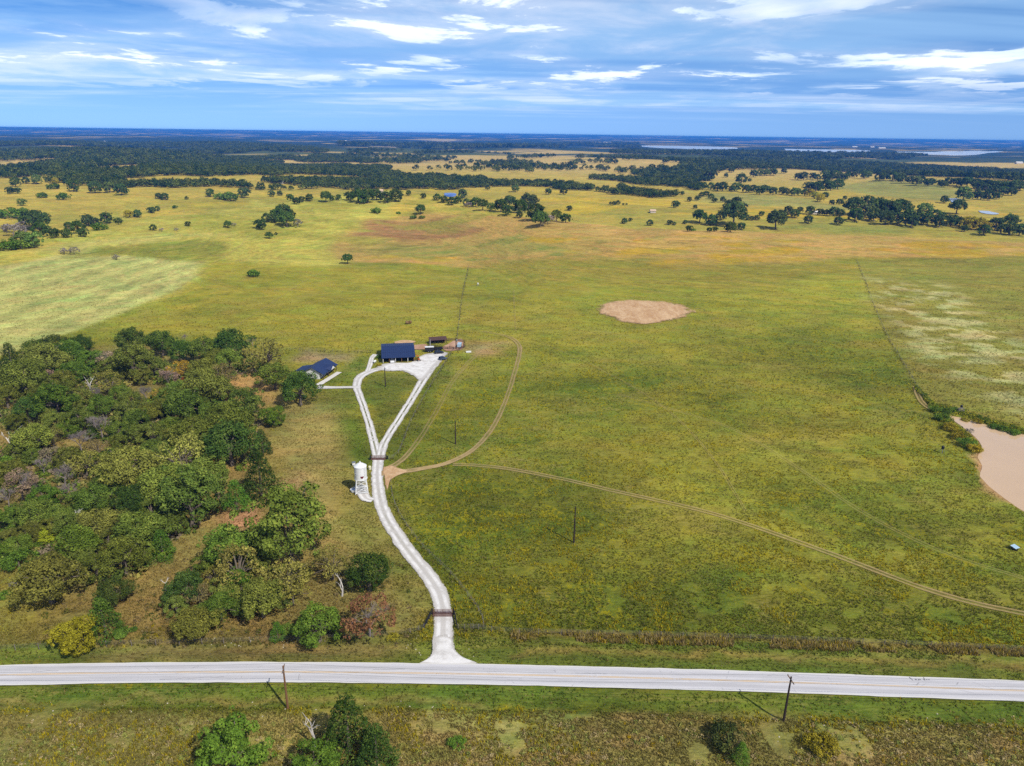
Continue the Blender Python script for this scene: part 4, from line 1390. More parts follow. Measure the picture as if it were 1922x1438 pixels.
def build_far_trees():
    P = lambda items, where: plant_all(items, where, FAR_GROUP, small=True)
    # meadow at left
    P([('fo', 652, 484, 19), ('fd', 287, 426, 12), ('fd', 352, 419, 10), ('fo', 427, 420, 13), ('fo', 505, 440, 13), ('fd', 518, 438, 6), ('sg', 120, 470, 16), ('sg', 138, 469, 19), ('sg', 217, 481, 14),
       ('sh', 476, 512, 22), ('sg', 304, 430, 9), ('sg', 439, 421, 9), ('sg', 331, 430, 9)], 'standing in the open left meadow')
    P([('fd', 489, 420, 20), ('fd', 500, 408, 17), ('fd', 514, 412, 12), ('fo', 530, 394, 28), ('fo', 521, 402, 24), ('fo', 537, 410, 28), ('fd', 547, 401, 14), ('sg', 558, 417, 20)], 'in the clump on the left hillside')
    P([('fd', 510, 363, 12), ('fd', 525, 362, 10), ('fd', 544, 370, 13), ('fd', 556, 376, 14), ('fd', 566, 373, 12), ('fd', 580, 370, 14), ('fo', 611, 368, 20), ('fd', 623, 371, 11), ('fd', 635, 370, 11)], 'in the row along the hill crest')
    P([('fd', 657, 367, 18), ('fo', 672, 365, 26), ('fo', 690, 366, 26), ('fd', 706, 364, 22), ('fd', 724, 369, 22), ('fd', 743, 366, 24), ('fd', 767, 362, 10), ('fd', 795, 367, 10), ('fd', 680, 372, 20)], 'in the dark copse on the hilltop')
    P([('fo', 789, 392, 17), ('sh', 748, 399, 8), ('sh', 776, 407, 12), ('sh', 792, 407, 10), ('sh', 706, 394, 18)], 'on top of the tan knoll')
    P([('fd', 820, 369, 13), ('fd', 833, 373, 14), ('fd', 847, 377, 15), ('fd', 860, 374, 15), ('fd', 868, 363, 16), ('fg', 876, 380, 15), ('fd', 893, 378, 20), ('fo', 906, 383, 20), ('fg', 922, 387, 16), ('sg', 880, 384, 14)], 'in the tree line beside the blue pond')
    P([('fd', 940, 385, 24), ('fd', 952, 394, 20), ('fo', 956, 382, 22), ('fd', 976, 386, 26), ('fd', 975, 402, 13), ('fo', 992, 382, 32), ('fd', 1006, 396, 34), ('fo', 1014, 410, 28), ('sg', 1028, 410, 26), ('to', 1045, 404, 18), ('fd', 1062, 408, 19), ('sg', 1018, 416, 14)], 'in the dark grove below the knoll')
    P([('fd', 915, 352, 9), ('fg', 967, 353, 14), ('fd', 1029, 359, 12), ('fd', 1058, 358, 14), ('fd', 1069, 390, 10), ('fd', 1146, 381, 6), ('fd', 1153, 381, 8), ('fd', 1160, 380, 8), ('fd', 1170, 383, 4), ('fd', 1176, 383, 4)], 'in the straw field beyond the grove')
    P([('fd', 1172, 416, 11), ('fd', 1183, 412, 7), ('fd', 1220, 419, 12), ('fd', 1257, 417, 10), ('fd', 1266, 419, 7), ('fd', 1286, 416, 8), ('fd', 1294, 428, 12), ('sh', 1302, 431, 8), ('fd', 1268, 383, 14), ('fd', 1305, 388, 8)], 'scattered along the field edge at centre right')
    P([('fo', 1314, 405, 25), ('fd', 1336, 412, 21), ('fg', 1352, 405, 16), ('fo', 1378, 408, 44), ('fd', 1372, 425, 20), ('fd', 1392, 426, 14), ('fd', 1332, 430, 10), ('fd', 1342, 429, 10), ('fd', 1401, 407, 12), ('fd', 1411, 409, 9), ('fd', 1421, 408, 10), ('fd', 1430, 400, 10)], 'in the copse at centre right')
    P([('fd', 1371, 382, 17), ('fd', 1383, 378, 18), ('fd', 1394, 387, 15), ('fd', 1357, 374, 11), ('fd', 1341, 375, 10), ('fd', 1317, 365, 10), ('fd', 1326, 363, 12), ('fd', 1335, 368, 11), ('fd', 1309, 372, 10), ('fd', 1294, 374, 9), ('fd', 1281, 362, 8)], 'scattered in the hollow above the copse')
    plant('fo', 1457, 418, 34, 'lone broad oak in the open field right of the centre copse', FAR_GROUP, True)
    P([('fd', 1453, 400, 12), ('fd', 1466, 401, 16), ('fd', 1480, 394, 17), ('fd', 1492, 400, 17), ('fd', 1502, 393, 12), ('fd', 1521, 394, 17), ('fd', 1540, 397, 14), ('fd', 1552, 398, 12), ('fd', 1565, 396, 18), ('fd', 1578, 398, 14), ('fd', 1518, 411, 16), ('fd', 1574, 414, 16)], 'in the broken row behind the lone oak')
    P([('fo', 1604, 384, 34), ('fd', 1606, 402, 26), ('fd', 1630, 376, 20), ('fg', 1626, 394, 28), ('fo', 1648, 384, 36), ('fd', 1642, 402, 26), ('fd', 1668, 392, 34), ('fo', 1690, 388, 36), ('fd', 1664, 408, 26), ('fd', 1688, 408, 26), ('fg', 1708, 402, 24), ('fg', 1736, 392, 28), ('fd', 1712, 414, 24)], 'in the biggest copse at right')
    P([('fd', 1724, 408, 24), ('fd', 1742, 411, 22), ('fd', 1758, 402, 18), ('fd', 1770, 404, 14), ('fd', 1765, 415, 22), ('fd', 1787, 412, 24), ('fd', 1803, 416, 18), ('fy', 1822, 418, 26), ('fy', 1840, 420, 22), ('fy', 1852, 424, 18), ('fd', 1811, 428, 13), ('fd', 1848, 431, 20), ('fd', 1870, 419, 26), ('fo', 1897, 414, 26), ('fd', 1879, 430, 16), ('fd', 1897, 428, 26), ('fd', 1915, 430, 24)], 'in the tree row running to the right edge')
    P([('fd', 1773, 374, 14), ('fo', 1798, 386, 27), ('fg', 1810, 362, 26), ('fd', 1827, 366, 15), ('fd', 1842, 367, 16), ('fd', 1856, 366, 20), ('fd', 1872, 367, 14), ('fd', 1835, 361, 12)], 'around the small grey pond')
    P(hedge((1322, 349), (1425, 354), 9, 15, ['fd', 'fd', 'fg'], 1), 'in the left half of the long hedgerow')
    P(hedge((1432, 354), (1512, 361), 8, 14, ['fd', 'fg'], 2), 'in the right half of the long hedgerow')
    P([('fy', 1520, 361, 14), ('fy', 1530, 366, 14), ('fy', 1540, 371, 15), ('fd', 1549, 366, 12), ('fd', 1562, 379, 11), ('fd', 1576, 378, 13), ('fd', 1586, 371, 8)], 'at the end of the long hedgerow')
    P(hedge((1520, 350), (1572, 346), 6, 17, ['fd'], 3), 'in the short hedge above the yellow trees')
    P(hedge((1500, 330), (1585, 333), 8, 13, ['fd', 'fg'], 4) + hedge((1550, 325), (1690, 332), 11, 14, ['fd', 'fg'], 5), 'in the upper hedge at right')
    P(hedge((1685, 333), (1775, 344), 9, 15, ['fd', 'fd', 'fg'], 6), 'in the hedge behind the grey pond')
    P(hedge((1782, 340), (1915, 350), 12, 19, ['fd', 'fo'], 7) + hedge((1840, 350), (1900, 358), 5, 16, ['fd'], 8), 'in the thick belt at the right edge')
    P([('fd', 1415, 325, 14), ('fg', 1428, 323, 14), ('fg', 1440, 323, 13), ('fd', 1452, 322, 14), ('fd', 1392, 335, 20), ('fd', 1407, 338, 7), ('fd', 1333, 328, 22), ('fd', 1363, 329, 8), ('fd', 1373, 318, 11), ('fd', 1472, 320, 11)], 'in the small field near the far wood')
    # left valley
    P([('fd', 28, 341, 18), ('fd', 18, 357, 14), ('fd', 32, 357, 12), ('fd', 137, 349, 20), ('fd', 124, 342, 11), ('fd', 177, 350, 24), ('fg', 205, 350, 22), ('fd', 227, 355, 22), ('fg', 40, 379, 14), ('sh', 18, 399, 36), ('sh', 42, 395, 20), ('sh', 100, 349, 20), ('sh', 78, 366, 18), ('sh', 118, 368, 22), ('fd', 48, 338, 13), ('fg', 68, 336, 18), ('fy', 103, 339, 12)], 'in the far left valley')
    P([('fo', 58, 412, 34), ('fo', 78, 412, 30), ('fd', 66, 402, 20), ('fd', 75, 430, 28), ('sg', 46, 422, 26), ('sg', 24, 436, 34), ('fg', 40, 448, 30), ('fg', 60, 448, 30), ('sg', 12, 428, 22), ('sh', 16, 458, 36), ('fd', 100, 436, 20), ('sh', 38, 458, 30)], 'in the thicket at the left edge')
    P([('fd', 128, 422, 14), ('fd', 145, 426, 24), ('fd', 164, 413, 21), ('fd', 177, 415, 18), ('fd', 199, 412, 21), ('fd', 221, 414, 14), ('fy', 240, 401, 14), ('fd', 257, 400, 15), ('fd', 284, 393, 13), ('fd', 295, 391, 10), ('fd', 124, 436, 18), ('sh', 185, 424, 24), ('fd', 155, 435, 18)], 'in the line of trees along the left valley')
    P([('fd', 297, 367, 12), ('fd', 309, 368, 14), ('fd', 394, 361, 16), ('sh', 412, 368, 20), ('sh', 432, 368, 28), ('fd', 457, 361, 20), ('fg', 350, 371, 7), ('sh', 328, 388, 10)], 'in the pale field near the left wood edge')


build_wood()
build_far_trees()


# ------------------------------------------------------------------ far woods (too many to count): one scattered mass
def in_poly(x, y, poly):
    return poly_sd(x, y, poly) < 0


def build_forest():
    lib = bpy.data.collections.new('far_crowns')
    for s in (101, 102, 103, 104):
        cl = oak_clumps(s, 17, 0.36, 0.40, (0.14, 0.22), -0.5)
        V, F, T = leaf_cloud(cl, 16, 0.058, s, 0.5, (0, 0, .4), 0.3)
        me = np_mesh('far_crown', V, F)
        add_attr(me, 'tint', T)
        me.materials.append(M['far_leaf'])
        o = bpy.data.objects.new('far_crown', me)
        lib.objects.link(o)

    def scatter(name, pts_px, spacing, width, seed, label, gaps=0.0, gap_scale=160, thin=0.0):
        g = np.random.default_rng(seed)
        poly = np.array([xy(*p) for p in pts_px])
        x0, y0 = poly.min(0); x1, y1 = poly.max(0)
        X, Y = np.meshgrid(np.arange(x0, x1, spacing), np.arange(y0, y1, spacing))
        X = X.ravel() + g.uniform(-.45, .45, X.size) * spacing
        Y = Y.ravel() + g.uniform(-.45, .45, Y.size) * spacing
        k = in_poly(X + 60 * (fbm(X / 90, Y / 90, seed, 3) - .5), Y + 120 * (fbm(X / 90 + 9, Y / 90, seed + 1, 3) - .5), [tuple(p) for p in poly])
        k &= fbm(X / gap_scale, Y / (gap_scale * 1.3), seed + 5, 3) > gaps
        k &= g.random(X.size) > thin
        X, Y = X[k], Y[k]
        sc = width * g.uniform(0.7, 1.35, len(X))
        v = np.stack([X, Y, broad(X, Y) - 0.3], 1)
        me = bpy.data.meshes.new(name)
        me.vertices.add(len(v)); me.vertices.foreach_set('co', v.astype(np.float32).ravel())
        add_attr(me, 'size', sc)
        add_attr(me, 'turn', g.uniform(0, 6.28, len(X)))
        o = link(name, me)
        ng = bpy.data.node_groups.new(name + '_scatter', 'GeometryNodeTree')
        ng.interface.new_socket('Geometry', in_out='INPUT', socket_type='NodeSocketGeometry')
        ng.interface.new_socket('Geometry', in_out='OUTPUT', socket_type='NodeSocketGeometry')
        N, Lk = ng.nodes, ng.links
        gi = N.new('NodeGroupInput'); go = N.new('NodeGroupOutput')
        ci = N.new('GeometryNodeCollectionInfo')
        ci.inputs['Collection'].default_value = lib
        ci.inputs['Separate Children'].default_value = True
        ci.inputs['Reset Children'].default_value = True
        iop = N.new('GeometryNodeInstanceOnPoints')
        iop.inputs['Pick Instance'].default_value = True
        rv = N.new('FunctionNodeRandomValue'); rv.data_type = 'INT'
        rv.inputs[4].default_value = 0; rv.inputs[5].default_value = 3
        s1 = N.new('GeometryNodeInputNamedAttribute'); s1.data_type = 'FLOAT'; s1.inputs[0].default_value = 'size'
        s2 = N.new('GeometryNodeInputNamedAttribute'); s2.data_type = 'FLOAT'; s2.inputs[0].default_value = 'turn'
        cx_ = N.new('ShaderNodeCombineXYZ')
        Lk.new(s2.outputs[0], cx_.inputs[2])
        Lk.new(gi.outputs[0], iop.inputs['Points'])
        Lk.new(ci.outputs[0], iop.inputs['Instance'])
        Lk.new(rv.outputs[2], iop.inputs['Instance Index'])
        Lk.new(cx_.outputs[0], iop.inputs['Rotation'])
        Lk.new(s1.outputs[0], iop.inputs['Scale'])
        Lk.new(iop.outputs[0], go.inputs[0])
        md = o.modifiers.new('scatter', 'NODES'); md.node_group = ng
        tag(o, label, 'woodland', kind='stuff')
        print(name, len(X))

    scatter('woodland', [(-260, 352), (0, 338), (60, 326), (150, 318), (250, 306), (420, 298), (600, 291), (700, 300), (735, 326), (850, 336), (980, 335), (1060, 332), (1130, 333), (1200, 338),
                         (1300, 345), (1318, 353), (1265, 368), (1190, 367), (1120, 360), (1040, 352), (980, 350), (880, 352), (860, 356), (770, 357), (700, 358), (640, 356), (560, 357), (450, 355), (380, 351),
                         (300, 352), (240, 354), (165, 349), (100, 336), (0, 343), (-260, 372)], 10.5, 13.5, 201, 'dense dark green oak woodland across the middle distance', 0.37, 230)
    scatter('hazy_woodland', [(-420, 320), (0, 268), (300, 268), (560, 276), (620, 286), (560, 296), (420, 300), (250, 308), (150, 319), (0, 336), (-420, 352)], 19.0, 20, 202, 'hazy woodland rolling away at upper left', 0.47, 420)
    scatter('scattered_woodland', [(560, 290), (700, 281), (850, 286), (980, 292), (1060, 300), (1150, 292), (1290, 300), (1330, 312), (1300, 330), (1200, 334), (1110, 318), (980, 327), (850, 328), (740, 316), (690, 300)], 24.0, 19, 203,
            'scattered trees over the straw coloured hills', 0.52, 150, 0.45)
    scatter('belt_woodland', [(1280, 300), (1400, 298), (1500, 303), (1600, 306), (1700, 312), (1800, 318), (1930, 325), (2200, 330), (2200, 350), (1930, 344), (1820, 336), (1700, 330), (1600, 324), (1480, 318), (1400, 318), (1330, 326), (1280, 322)], 15.0, 17, 204,
            'dark belt of woodland beyond the right pastures', 0.28)
    scatter('copse_woodland', [(1200, 322), (1330, 318), (1330, 345), (1300, 345), (1200, 334)], 13.0, 15, 205, 'woodland closing the valley at centre right', 0.33)
    scatter('shore_woodland', [(1150, 284), (1300, 284), (1480, 288), (1640, 290), (1740, 294), (1700, 300), (1560, 302), (1420, 296), (1280, 292), (1150, 290)], 30.0, 24, 206, 'blue-green woods along the reservoir shore', 0.42, 400)
    scatter('distant_woodland', [(600, 268), (900, 270), (1200, 270), (1200, 280), (900, 279), (640, 275)], 46.0, 34, 207, 'distant blue woods below the horizon', 0.45, 700)


build_forest()

# ------------------------------------------------------------------ homestead
def heading(pa, pb):
    d = pb - pa
    return math.atan2(d.y, d.x), math.hypot(d.x, d.y)


def build_barn():
    a, b = at(718.5, 681), at(778, 678.5)
    rz, W = heading(a, b)
    root = empty('pole_barn', (a.x, a.y, 0), rz)
    tag(root, 'navy metal-roofed pole barn with open front beside the gravel yard', 'barn')
    el, e2, r, eb = 2.5, 3.6, 5.2, 4.2           # eave, lean-to top, ridge, back eave heights
    y1, y2, y3 = 4.6, 10.4, 18.0
    ov = 0.5
    MB().box(0, 0.15, 0.3, y3, 0, 2.5).box(W - .15, W, 0.3, y3, 0, 2.5).box(0.15, W - .15, y3 - .15, y3, 0, eb - .1).build('wall', M['dark_wall'], root)
    g = MB()
    for x in (0.02, W - .02):
        g.add([(x, y1, 2.5), (x, y3 - .2, 2.5), (x, y3 - .2, eb - .1), (x, y2, r - .12), (x, y1, e2 - .1), (x, 0.3, 2.5), (x + .05, y1, 2.5), (x + .05, y3 - .2, 2.5), (x + .05, y3 - .2, eb - .1), (x + .05, y2, r - .12), (x + .05, y1, e2 - .1), (x + .05, 0.3, 2.5)],
              [(0, 1, 2, 3, 4), (6, 10, 9, 8, 7), (0, 4, 5), (6, 11, 10), (5, 4, 10, 11), (4, 3, 9, 10), (3, 2, 8, 9)])
    g.build('gable', M['dark_wall'], root)
    MB().box(0.15, W - .15, 6.2, 6.35, 0, 3.7).build('inner_wall', M['dark_wall'], root)
    for nm, q in (('lean_to_roof', [(-ov, -ov, el - .1), (W + ov, -ov, el - .1), (W + ov, y1, e2), (-ov, y1, e2)]),
                  ('roof', [(-ov, y1, e2 + .06), (W + ov, y1, e2 + .06), (W + ov, y2, r), (-ov, y2, r)]),
                  ('roof', [(-ov, y2, r), (W + ov, y2, r), (W + ov, y3 + ov, eb), (-ov, y3 + ov, eb)])):
        mb = MB().slab(q, 0.1)
        n = int(W / 0.9)
        A, B, C, D = [Vector(p) for p in q]
        nn = (B - A).cross(D - A).normalized() * 0.05
        for i in range(1, n):
            t = i / n
            p0, p1 = A.lerp(B, t) + nn, D.lerp(C, t) + nn
            mb.tube([p0, p1], 0.035, 4)
        mb.build(nm, M['navy_metal'], root)
    MB().tube([(-ov, y2, r + .03), (W + ov, y2, r + .03)], 0.12, 6).build('ridge_cap', M['navy_metal'], root)
    for i in range(6):
        x = 0.2 + (W - .4) * i / 5
        MB().box(x - .12, x + .12, 0.0, .24, 0, el - .1).build('post', M['pole_wood'] if i % 2 else M['white_wall'], root)
    MB().box(0, W, .02, .2, el - .42, el - .16).build('beam', M['dark_wall'], root)
    MB().box(W * .62, W * .84, 6.12, 6.2, 0.05, 3.0).build('door', M['dark_wood'], root)
    return root, W


BARN, BARN_W = build_barn()


def in_barn(x, y, z=0.0):
    return BARN.matrix_basis @ Vector((x, y, z))


def build_house():
    s = at(607, 712.5)
    e = at(632, 694)
    rz, L = heading(s, e)
    L = 14.0
    Wd = 9.5
    root = empty('farm_house', (s.x, s.y, 0), rz)
    tag(root, 'small white house with navy metal gable roof beside the dark oak', 'house')
    h, r, ov = 2.9, 5.4, 0.7
    # local x along the front (SE) wall, y towards the back (NW)
    MB().box(0, L, 1.9, Wd, 0, h).build('wall', M['white_wall'], root)
    g = MB()
    for x in (0.0, L):
        d = 0.02 if x == 0 else -0.02
        g.add([(x + d, 1.9, h), (x + d, Wd, h), (x + d, Wd / 2 + .3, r - .12), (x + d + .1 * (1 if x == 0 else -1), 1.9, h), (x + d + .1 * (1 if x == 0 else -1), Wd, h), (x + d + .1 * (1 if x == 0 else -1), Wd / 2 + .3, r - .12)],
              [(0, 1, 2), (3, 5, 4), (0, 2, 5, 3), (1, 4, 5, 2)])
    g.build('gable', M['white_wall'], root)
    m = Wd / 2 + .3
    for q in ([(-ov, -ov, h - .35), (L + ov, -ov, h - .35), (L + ov, m, r), (-ov, m, r)], [(-ov, m, r), (L + ov, m, r), (L + ov, Wd + ov, h - .1), (-ov, Wd + ov, h - .1)]):
        MB().slab(q, 0.1).build('roof', M['navy_metal'], root)
    # cross gable over the entry
    x0, x1, xm = 5.2, 10.4, 7.8
    zr = 4.75
    w = MB()
    w.slab([(x0 - .3, -1.6, h - .25), (xm, -1.6, zr), (xm, 4.2, zr), (x0 - .3, 1.4, h + .6)][::1], 0.1)
    w.slab([(xm, -1.6, zr), (x1 + .3, -1.6, h - .25), (x1 + .3, 1.4, h + .6), (xm, 4.2, zr)], 0.1)
    w.build('porch_roof', M['navy_metal'], root)
    MB().add([(x0, -1.2, h - .3), (x1, -1.2, h - .3), (xm, -1.2, zr - .15), (x0, -1.1, h - .3), (x1, -1.1, h - .3), (xm, -1.1, zr - .15)], [(0, 1, 2), (3, 5, 4), (0, 3, 4, 1), (1, 4, 5, 2), (2, 5, 3, 0)]).build('porch_gable', M['white_wall'], root)
    for x in (0.1, x0 + .1, x1 - .1, L - .1):
        MB().box(x - .1, x + .1, -.25, -.05, 0, h - .25).build('porch_post', M['dark_wood'], root)
    MB().box(xm - .5, xm + .5, 1.84, 1.9, 0.05, 2.15).build('door', M['dark_wood'], root)
    for x in (1.6, 4.0, 11.0, 13.0):
        wdw = MB().box(x - .55, x + .55, 1.83, 1.9, 0.9, 2.2).build('window', M['white_paint'], root)
        MB().box(x - .45, x + .45, 1.80, 1.83, 1.0, 2.1).build('pane', M['glass'], wdw)
    wdw = MB().box(-.07, 0, 5.0, 6.2, 0.9, 2.2).build('window', M['white_paint'], root)
    MB().box(-.10, -.07, 5.1, 6.1, 1.0, 2.1).build('pane', M['glass'], wdw)
    # lower wing behind
    MB().box(2.5, 9.0, Wd, Wd + 4.2, 0, 2.5).build('wing_wall', M['white_wall'], root)
    MB().slab([(1.9, Wd - .2, 3.4), (9.6, Wd - .2, 3.4), (9.6, Wd + 4.9, 2.45), (1.9, Wd + 4.9, 2.45)], 0.1).build('wing_roof', M['navy_metal'], root)


build_house()


def build_tower():
    c = at(679, 922)
    k = 1.0 / ppm((c.x, c.y, 4))
    R = 11.4 * k
    root = empty('water_tower', (c.x, c.y, 0), math.atan2(-c.x, c.y) * -1 + 0.0)
    root.rotation_euler = (0, 0, -math.atan2(c.x, c.y))
    tag(root, 'white water tower with a red heart on its tank beside the drive', 'water tower')
    zb, zt = 4.6, 8.6
    MB().lathe([(0.01, zb), (R, zb), (R, zt), (R * 1.04, zt + .02), (R * 1.04, zt + .12)], 28).build('tank', M['white_paint'], root, smooth=False)
    MB().lathe([(R * 1.05, zt + .1), (R * .55, zt + .75), (0.22, zt + 1.2), (0.2, zt + 1.55), (0.01, zt + 1.6)], 28).build('tank_roof', M['white_paint'], root)
    for z in (zb + .25, zb + 2.0, zt - .2):
        MB().lathe([(R + .005, z - .05), (R + .04, z - .03), (R + .04, z + .03), (R + .005, z + .05)], 28).build('hoop', M['white_paint'], root)
    # heart emblem on the side facing the road
    pts = []
    for i in range(28):
        t = 2 * math.pi * i / 28
        pts.append((16 * math.sin(t) ** 3, 13 * math.cos(t) - 5 * math.cos(2 * t) - 2 * math.cos(3 * t) - math.cos(4 * t)))
    s = 0.032
    v = []
    for x, z in pts:
        x, z = x * s + 0.35, z * s + zb + .95
        v.append((x, -math.sqrt(max(0, R * R - x * x)) - .06, z))
    n = len(v)
    vb = [(x, y + .055, z) for x, y, z in v]
    MB().add(v + vb, [tuple(range(n))[::-1], tuple(range(n, 2 * n))] + [(i, (i + 1) % n, n + (i + 1) % n, n + i) for i in range(n)]).build('heart_emblem', M['red_paint'], root)
    # skirt, legs and two tiers of bracing
    MB().lathe([(R * .98, zb - .22), (R * 1.06, zb - .22), (R * 1.06, zb - .01), (R * .98, zb - .01)], 28).build('platform', M['white_paint'], root)
    q = R * .74; qb = R * 1.0
    cor = [(-1, -1), (1, -1), (1, 1), (-1, 1)]
    P = lambda i, z: Vector((cor[i][0] * (qb + (q - qb) * z / zb), cor[i][1] * (qb + (q - qb) * z / zb), z))
    for i in range(4):
        MB().tube([P(i, -.1), P(i, zb - .1)], 0.13, 6).build('leg', M['white_paint'], root)
    for i in range(4):
        j = (i + 1) % 4
        for z in (0.35, 2.3, 4.25):
            MB().tube([P(i, z), P(j, z)], 0.11, 5).build('girt', M['white_paint'], root)
        for z0, z1 in ((0.35, 2.3), (2.3, 4.25)):
            MB().tube([P(i, z0), P(j, z1)], 0.06, 5).build('brace', M['white_paint'], root)
            MB().tube([P(j, z0), P(i, z1)], 0.06, 5).build('brace', M['white_paint'], root)
    # lattice infill that makes the two tiers read as panels
    for k_, (z0, z1) in enumerate(((0.45, 2.15), (2.45, 4.1))):
        mb = MB()
        for t in np.linspace(0.06, 0.94, 9):
            a = P(0, z0).lerp(P(1, z0), t); b_ = P(0, z1).lerp(P(1, z1), t)
            mb.tube([a, b_], 0.035, 4)
        for t in (0.33, 0.66):
            mb.tube([P(0, z0 + (z1 - z0) * t), P(1, z0 + (z1 - z0) * t)], 0.03, 4)
        mb.build('lattice', M['white_paint'], root)
    # riser pipe and ladder
    MB().tube([(0, 0, 0), (0, 0, zb)], 0.18, 8).build('riser_pipe', M['galv'], root)
    ld = MB()
    for x in (R * .55, R * .55 + .4):
        ld.tube([(x, -R * .86, 0.2), (x, -R * .86, zt)], 0.025, 4)
    for z in np.arange(.5, zt, .4):
        ld.tube([(R * .55, -R * .86, z), (R * .55 + .4, -R * .86, z)], 0.02, 4)
    ld.build('ladder', M['white_paint'], root)
    # white stock tank at its foot
    c2 = at(664.5, 922)
    st = empty('stock_tank', (c2.x, c2.y, 0))
    tag(st, 'round white-rimmed stock tank at the foot of the water tower', 'trough')
    MB().lathe([(1.0, 0), (1.05, .65), (1.12, .7), (1.12, .75), (1.0, .75), (.95, .1)], 20).build('basin', M['white_paint'], st)
    MB().lathe([(.96, .55), (0.01, .55)], 20).build('water', M['grey_pond'], st)
    c3 = at(664, 872.5)
    st = empty('meter_box', (c3.x, c3.y, 0), .4)
    tag(st, 'small pale utility box behind the water tower', 'box')
    MB().box(-.5, .5, -.35, .35, 0, .9).build('cabinet', M['white_wall'], st)
    MB().slab([(-.6, -.45, .95), (.6, -.45, .95), (.6, .45, 1.02), (-.6, .45, 1.02)], .06).build('lid', M['galv'], st)
    c3 = at(694, 881)
    st = empty('feed_barrel', (c3.x, c3.y, 0))
    tag(st, 'cream barrel standing between the water tower and the drive', 'barrel')
    MB().lathe([(.01, 0), (.42, 0), (.45, .3), (.45, .9), (.4, 1.15), (.01, 1.15)], 16).build('drum', simple('cream_plastic', S(236, 232, 190), .6), st)
    MB().lathe([(.44, .58), (.48, .6), (.48, .66), (.44, .68)], 16).build('band', M['black_metal'], st)


build_tower()


def pipe_gate(px, py, halfpx, label, wings):
    c = at(px, py)
    k = 1 / ppm((c.x, c.y, .7))
    hw = halfpx * k
    root = empty('pipe_gate', (c.x, c.y, 0), 0.02)
    tag(root, label, 'gate')
    Ht = 1.35
    for s in (-1, 1):
        MB().tube([(s * (hw + .12), 0, -.2), (s * (hw + .12), 0, Ht + .35)], .11, 8).build('post', M['black_metal'], root)
        lf = MB()
        x0, x1 = (s * .05, s * (hw - .02))
        for z in (.25, .52, .8, 1.07, Ht):
            lf.tube([(x0, 0, z), (x1, 0, z)], .04, 5)
        for t in (0, .5, 1):
            x = x0 + (x1 - x0) * t
            lf.tube([(x, 0.01, .23), (x, 0.01, Ht + .02)], .04, 5)
        leaf = lf.build('gate_leaf', M['rust_pipe'], root)
        ms = MB()
        for i in range(1, 15):
            x = x0 + (x1 - x0) * i / 15
            ms.tube([(x, -.03, .25), (x, -.03, Ht)], .028, 4)
        ms.build('mesh_infill', M['rust_pipe'], leaf)
    # cattle guard rails set across the drive under the gate
    for i in range(6):
        MB().tube([(-hw, -.9 + i * .24, .13), (hw, -.9 + i * .24, .13)], .05, 6).build('guard_rail', M['rust_pipe'], root)
    for (ex, ey, lab) in wings:
        e = at(ex, ey)
        sgn = -1 if e.x < c.x else 1
        w = empty('pipe_fence', (c.x, c.y, 0))
        tag(w, lab, 'fence')
        p0 = Vector((sgn * (hw + .28), -.05, 0)); p1 = Vector((e.x - c.x, e.y - c.y, 0))
        for z, z1 in ((.45, .4), (.85, .7), (1.25, 1.0)):
            MB().tube([p0 + Vector((0, 0, z)), p1 + Vector((0, 0, z1))], .07, 6).build('rail', M['black_metal'], w)
        for t in (0.33, .66, 1.0):
            p = p0.lerp(p1, t)
            MB().tube([p + Vector((0, 0, -.2)), p + Vector((0, 0, 1.32 - .28 * t))], .09, 6).build('post', M['black_metal'], w)


def fence(pts, label, spacing=4.0, steel=True):
    W = [xy(*p) for p in pts]
    P = spline([(*w, 0) for w in W], spacing)[:, :2]
    root = empty('wire_fence', (P[0][0], P[0][1], 0))
    tag(root, label, 'fence')
    me = None
    for i, p in enumerate(P):
        if me is None:
            mb = MB().tube([(0, 0, -.3), (0, 0, 1.3)], .06, 5)
            me = new_mesh('post', mb.v, mb.f); me.materials.append(M['twig'])
        o = bpy.data.objects.new('post', me); COL.objects.link(o); o.parent = root
        o.location = (p[0] - P[0][0], p[1] - P[0][1], float(broad(p[0], p[1])))
    mb = MB()
    for z in (.35, .65, .95, 1.22):
        mb.tube([(p[0] - P[0][0], p[1] - P[0][1], float(broad(p[0], p[1])) + z) for p in P], .012, 3, cap=False)
    mb.build('wire', M['wire'], root)
    FENCES.append(P)


FENCES = []


